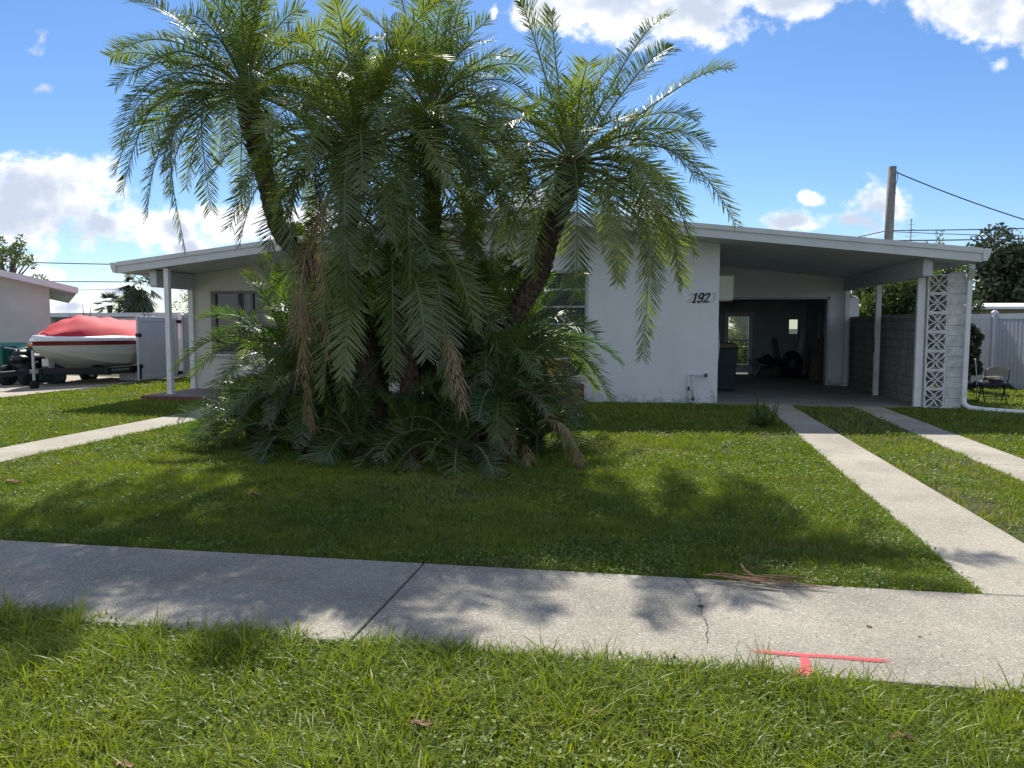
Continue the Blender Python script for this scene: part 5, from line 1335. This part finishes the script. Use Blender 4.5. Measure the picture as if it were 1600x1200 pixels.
def blades(name, x, y, z0, h, wd, lean, tint, dry, segs=2, m=None, kindlabel=None):
    n_ = len(x); ang = rs.uniform(0, 2 * np.pi, n_); dirx, diry = np.cos(ang), np.sin(ang); la = rs.uniform(0, 2 * np.pi, n_)
    lx, ly = np.cos(la) * lean, np.sin(la) * lean
    rowsV = []
    for k in range(segs + 1):
        t = k / segs
        cx_ = x + lx * h * t ** 1.8; cy_ = y + ly * h * t ** 1.8; cz_ = z0 + h * (t - .28 * np.minimum(lean, 1.6) * t * t)
        cz_ = np.maximum(cz_, z0 + .003)
        if k < segs:
            ww = wd * (1 - .35 * t) / 2
            rowsV += [np.stack([cx_ - dirx * ww, cy_ - diry * ww, cz_], 1), np.stack([cx_ + dirx * ww, cy_ + diry * ww, cz_], 1)]
        else: rowsV.append(np.stack([cx_, cy_, cz_], 1))
    nv = 2 * segs + 1
    V = np.stack(rowsV, 1).reshape(-1, 3); i0 = np.arange(n_)[:, None] * nv
    F_ = [i0 + np.array([2 * k, 2 * k + 1, 2 * k + 3, 2 * k + 2]) for k in range(segs - 1)]
    F_ = [np.concatenate(F_)] if F_ else []
    F_.append(i0 + np.array([2 * segs - 2, 2 * segs - 1, 2 * segs]))
    return V, F_, np.repeat(tint, nv), np.repeat(dry, nv)
def scatter(n_, x0, x1, y0, y1, marg=2.4):
    x = rs.uniform(x0, x1, n_); y = rs.uniform(y0, y1, n_)
    k = inview(x, y, marg) & allowed(x, y); return x[k], y[k]
def merge(parts):
    Vs, T, D_ = [], [], []; F4, F3 = [], []; off = 0
    for V, F_, t, d in parts:
        Vs.append(V); T.append(t); D_.append(d)
        for f in F_:
            (F4 if f.shape[1] == 4 else F3).append(f + off)
        off += len(V)
    out_ = []
    if F4: out_.append(np.concatenate(F4))
    if F3: out_.append(np.concatenate(F3))
    return np.concatenate(Vs), out_, np.concatenate(T), np.concatenate(D_)
def drypatch(x, y):
    d = vnoise(x, y, .9, 8) * .55 + vnoise(x, y, .25, 9) * .45
    base = np.clip((d - .56) * 3.4, 0, 1)
    # worn strips between and beside the driveway tracks, and by the right foot of the clump
    s_ = ((x > 2.6) & (x < 3.9) & (y > 5) & (y < 16)) * .30 + np.exp(-((x + .9) ** 2 / .5 + (y - 10.4) ** 2 / .5)) * .6 + ((y > 11.5) & (x > 2.7) & (x < 4)) * .35
    s_ = s_ + np.exp(-((x - 1.75) ** 2 / .2 + (y - 12.5) ** 2 / .4)) * .6 + np.exp(-((x + 12.2) ** 2 / .8 + (y - 14.6) ** 2 / .06)) * .8
    return np.clip(base + s_ * (.4 + d), 0, 1)
def tintf(x, y):
    return np.clip(.15 + .75 * (vnoise(x, y, 1.3, 3) * .5 + vnoise(x, y, .22, 5) * .5) + rs.uniform(-.3, .3, len(x)), 0, 1)
lawn = []
weeds = []
for (y0, y1, dens, hh, ww) in ((4.86, 6.3, 9000, .042, .0050), (6.3, 8.5, 5200, .045, .0065), (8.5, 12, 2400, .048, .010), (12, 17, 1200, .05, .016), (17, 24, 420, .055, .026)):
    X0, X1 = -16.0, 11.0; n_ = int(dens * (X1 - X0) * (y1 - y0)); n_ = min(n_, 900000)
    x, y = scatter(n_, X0, X1, y0, y1)
    kk = rs.rand(len(x)) > drypatch(x, y) * .75; x, y = x[kk], y[kk]
    ext = .45 + .75 * vnoise(x, y, .35, 17) + .45 * vnoise(x, y, .11, 18)
    h = hh * rs.uniform(.5, 1.45, len(x)) * ext; wd = ww * rs.uniform(.6, 1.4, len(x)); dr = (rs.rand(len(x)) < drypatch(x, y) * .8) * rs.uniform(.4, 1, len(x))
    dr = np.where(rs.rand(len(x)) < .05, rs.uniform(.4, 1, len(x)), dr)
    lawn.append(blades('g', x, y, -.006, h + .006, wd, rs.uniform(.2, 1.3, len(x)), tintf(x, y), dr, 2))
V, F_, T, D_ = merge(lawn)
tag(npmesh('lawn_grass', V, F_, MT['grass'], {'tint': T, 'dry': D_}), 'short weedy green lawn around the palms and the driveway strips', 'grass', kind='stuff')
NL = len(V)
# broad weed leaves creeping in the near lawn
def leaves(x, y, z, s_, tint, dry):
    n_ = len(x); a = rs.uniform(0, 2 * np.pi, n_); tl = rs.uniform(-.5, .9, n_); u = np.stack([np.cos(a) * np.cos(tl), np.sin(a) * np.cos(tl), np.sin(tl)], 1); v = np.stack([-np.sin(a), np.cos(a), rs.uniform(-.4, .4, n_)], 1)
    P = np.stack([x, y, z], 1); s_ = s_[:, None]
    V = np.stack([P, P + u * s_ * .45 - v * s_ * .28, P + u * s_, P + u * s_ * .45 + v * s_ * .28], 1).reshape(-1, 3)
    return V, [np.arange(n_ * 4).reshape(-1, 4)], np.repeat(tint, 4), np.repeat(dry, 4)
ws = []
for (y0, y1, dens, sz) in ((4.86, 6.2, 2600, .022), (6.2, 8.5, 1300, .026), (8.5, 12, 600, .034), (12, 16, 260, .045)):
    n_ = int(dens * 20 * (y1 - y0)); x, y = scatter(n_, -12, 8, y0, y1)
    k = vnoise(x, y, .45, 21) + .5 * vnoise(x, y, .12, 22) > .78 - .12 * (y < 5.3); x, y = x[k], y[k]
    ws.append(leaves(x, y, rs.uniform(.01, .05, len(x)), sz * rs.uniform(.6, 1.4, len(x)), tintf(x, y), (rs.rand(len(x)) < .04) * .7))
# ------------------------------------------------------------------ verge in front of the sidewalk: longer blades
def verge_edge(x): return 3.56 + .05 * (vnoise(x, x * 0, .35, 31) - .5) + .10 * np.exp(-((x + 3.2) / .5) ** 2) - .035 * np.clip((x - .2) / .5, 0, 1)
vp = []
n_ = 275000; x = rs.uniform(-7.2, 6.2, n_); y = rs.uniform(.9, 3.72, n_); k = (y < verge_edge(x) + rs.uniform(-.03, .06, n_)) & inview(x, y, 2.3); x, y = x[k], y[k]
ext = .5 + 1.0 * vnoise(x, y, .4, 33); h = .055 * rs.uniform(.5, 1.6, len(x)) * ext
dr = np.where(rs.rand(len(x)) < .05, rs.uniform(.3, 1, len(x)), 0)
vp.append(blades('v', x, y, -.006, h + .006, .0060 * rs.uniform(.6, 1.5, len(x)), rs.uniform(.3, 1.7, len(x)), tintf(x, y), dr, 3))
n_ = 75000; x = rs.uniform(-7.2, 6.2, n_); y = rs.uniform(.9, 3.70, n_); k = (y < verge_edge(x) + .02) & inview(x, y, 2.3) & (vnoise(x, y, .25, 35) > .42); x, y = x[k], y[k]
h = .095 * rs.uniform(.5, 1.5, len(x)) * (.6 + .7 * vnoise(x, y, .3, 36))
vp.append(blades('v', x, y, -.006, h + .006, .0052 * rs.uniform(.7, 1.5, len(x)), rs.uniform(.15, 1.4, len(x)), np.clip(tintf(x, y) + .15, 0, 1), np.where(rs.rand(len(x)) < .02, .5, 0.0), 4))
# taller tufts along the edge
for k in range(60):
    cx_ = rs.uniform(-4.6, 2.6); cy_ = verge_edge(np.array([cx_]))[0] - rs.uniform(0, .35); m_ = rs.randint(10, 28)
    x = cx_ + rs.normal(0, .03, m_); y = cy_ + rs.normal(0, .03, m_)
    vp.append(blades('v', x, y, -.02, rs.uniform(.10, .24, m_), .0048 * rs.uniform(.7, 1.4, m_), rs.uniform(.1, 1.0, m_), np.clip(rs.uniform(.3, 1.1, m_), 0, 1), (rs.rand(m_) < .1) * .8, 5))
V, F_, T, D_ = merge(vp)
tag(npmesh('verge_grass', V, F_, MT['grass'], {'tint': T, 'dry': D_}), 'longer bright tufty grass in the foreground verge before the sidewalk', 'grass', kind='stuff')
NV = len(V)
n_ = 54000; x = rs.uniform(-7.2, 6.2, n_); y = rs.uniform(.9, 3.6, n_); k = (y < verge_edge(x)) & inview(x, y, 2.3) & (vnoise(x, y, .3, 41) + .4 * vnoise(x, y, .1, 42) > .62); x, y = x[k], y[k]
ws.append(leaves(x, y, rs.uniform(.01, .06, len(x)), .020 * rs.uniform(.6, 1.5, len(x)), tintf(x, y), (rs.rand(len(x)) < .05) * .8))
V, F_, T, D_ = merge(ws)
tag(npmesh('weed_leaves', V, F_, MT['weed'], {'tint': T, 'dry': D_}), 'small broad weed leaves creeping through the lawn and verge', 'weeds', kind='stuff')
print('verts lawn', NL, 'verge', NV, 'weeds', len(V))

# fallen brown leaves
def fallen(x, y, z, s_, label, seed, m=None):
    rnd = random.Random(seed); b = MB(); pts = []
    for k in range(10):
        a = 2 * math.pi * k / 10; r_ = s_ * (.6 + .4 * abs(math.cos(a))) * rnd.uniform(.6, 1.15)
        pts.append(Vector((x + r_ * math.cos(a), y + .6 * r_ * math.sin(a), z + rnd.uniform(0, .35) * s_)))
    c = Vector((x, y, z + .1 * s_))
    for k in range(10): b.face([c, pts[k], pts[(k + 1) % 10]])
    o_ = b.build('fallen_leaf', m or MT['deadleaf']); md = o_.modifiers.new('solid', 'SOLIDIFY'); md.thickness = .002
    tag(o_, label, 'leaf', 'fallen brown leaves')
def G0(px, py, z=0.0):
    r = ray(px, py); t = (z - CAMH) / r.z; return Vector((r.x * t, r.y * t, z))
for px, py, s_, lab, sd_ in ((1408, 1148, .05, 'curled orange brown leaf in the verge grass at the lower right', 1), (658, 1128, .05, 'dark brown leaf in the verge grass below the sidewalk joint', 2), (926, 1110, .03, 'small brown leaf upright in the verge grass in the lower middle', 3),
                              (195, 1192, .045, 'tan leaf at the bottom edge of the picture in the verge', 4), (22, 722, .07, 'dark dry leaf at the path edge on the far left lawn', 5), (20, 752, .09, 'pinkish brown leaf on the lawn near the left edge', 6), (395, 772, .11, 'long tan leaf on the shaded lawn left of the clump', 7), (222, 690, .06, 'pale leaf on the sunny lawn beside the path', 8)):
    p = G0(px, py, .05); fallen(p.x, p.y, .04, s_, lab, sd_)
for px, py, s_, lab, sd_ in ((1358, 979, .018, 'tiny dark leaf scrap lying on the bare sidewalk', 11), (1438, 995, .012, 'smaller dark scrap right of the tiny leaf on the sidewalk', 12)):
    p = G0(px, py, .022); fallen(p.x, p.y, .022, s_, lab, sd_)

# dry bits of leaf and twig scattered over lawn, walk and strips
n_ = 2600; x = rs.uniform(-12, 8, n_); y = rs.uniform(3.6, 15.5, n_); onwalk = ~allowed(x, y)
k = inview(x, y, 1.5) & ~((x < -5) & (y > 14.8)) & (~onwalk | (rs.rand(n_) < .22)) & (x > -13); x, y, ow = x[k], y[k], onwalk[k]
V, F_, T, D_ = merge([leaves(x, y, np.where(ow, .026, .035), rs.uniform(.008, .035, len(x)) * np.where(ow, .6, 1.3), rs.rand(len(x)), np.ones(len(x)))])
V[:, 2] = np.maximum(V[:, 2], .023)
tag(npmesh('leaf_litter', V, F_, MT['dry'], {'tint': T, 'dry': D_}), 'dry leaf crumbs scattered over the lawn and concrete', 'leaf litter', kind='stuff')
# red survey paint on the sidewalk
def ribbon(pts, w, z, name, parent, nx_=3):
    b = MB(); tt = []; rnd = random.Random(9)
    for k, (x, y) in enumerate(pts):
        d = Vector((pts[min(k + 1, len(pts) - 1)][0] - pts[max(k - 1, 0)][0], pts[min(k + 1, len(pts) - 1)][1] - pts[max(k - 1, 0)][1])).normalized(); nn = Vector((-d.y, d.x))
        ed = min(1, k / 2, (len(pts) - 1 - k) / 2)
        for j in (-1, -.45, .45, 1): b.v.append((x + nn.x * w * j, y + nn.y * w * j, z)); tt.append((.0 if abs(j) == 1 else .46 * max(.3, ed)) * (1 if 0 < k < len(pts) - 1 else .2))
    for k in range(len(pts) - 1):
        for j in range(3): b.f.append((k * 4 + j, k * 4 + j + 1, (k + 1) * 4 + j + 1, (k + 1) * 4 + j))
    return b, tt
pm = empty('paint_mark', (.9, 3.75, .02), 'red sprayed survey line with an arrow below it on the sidewalk', 'paint mark')
a = G0(1160, 1016, .024); c = G0(1412, 1034, .024)
b, tt = ribbon([(a.x + (c.x - a.x) * k / 14, a.y + (c.y - a.y) * k / 14 + .003 * math.sin(k)) for k in range(15)], .030, .024, 'l', pm); b.build('line', MT['paint'], pm, attrs={'tint': tt})
a = G0(1258, 1022, .0245); c = G0(1260, 1062, .0245)
b, tt = ribbon([(a.x + (c.x - a.x) * k / 8, a.y + (c.y - a.y) * k / 8) for k in range(9)], .030, .0262, 'l', pm); b.build('stem', MT['paint'], pm, attrs={'tint': [min(1, t_ * 1.4) for t_ in tt]})
a = G0(1228, 1062, .0245); m1 = G0(1258, 1045, .0245); c = G0(1282, 1056, .0245)
b, tt = ribbon([(a.x + (m1.x - a.x) * k / 6, a.y + (m1.y - a.y) * k / 6) for k in range(6)] + [(m1.x + (c.x - m1.x) * k / 6, m1.y + (c.y - m1.y) * k / 6) for k in range(7)], .017, .0284, 'l', pm); b.build('arrow_head', MT['paint'], pm, attrs={'tint': [min(1, t_ * 1.25) for t_ in tt]})
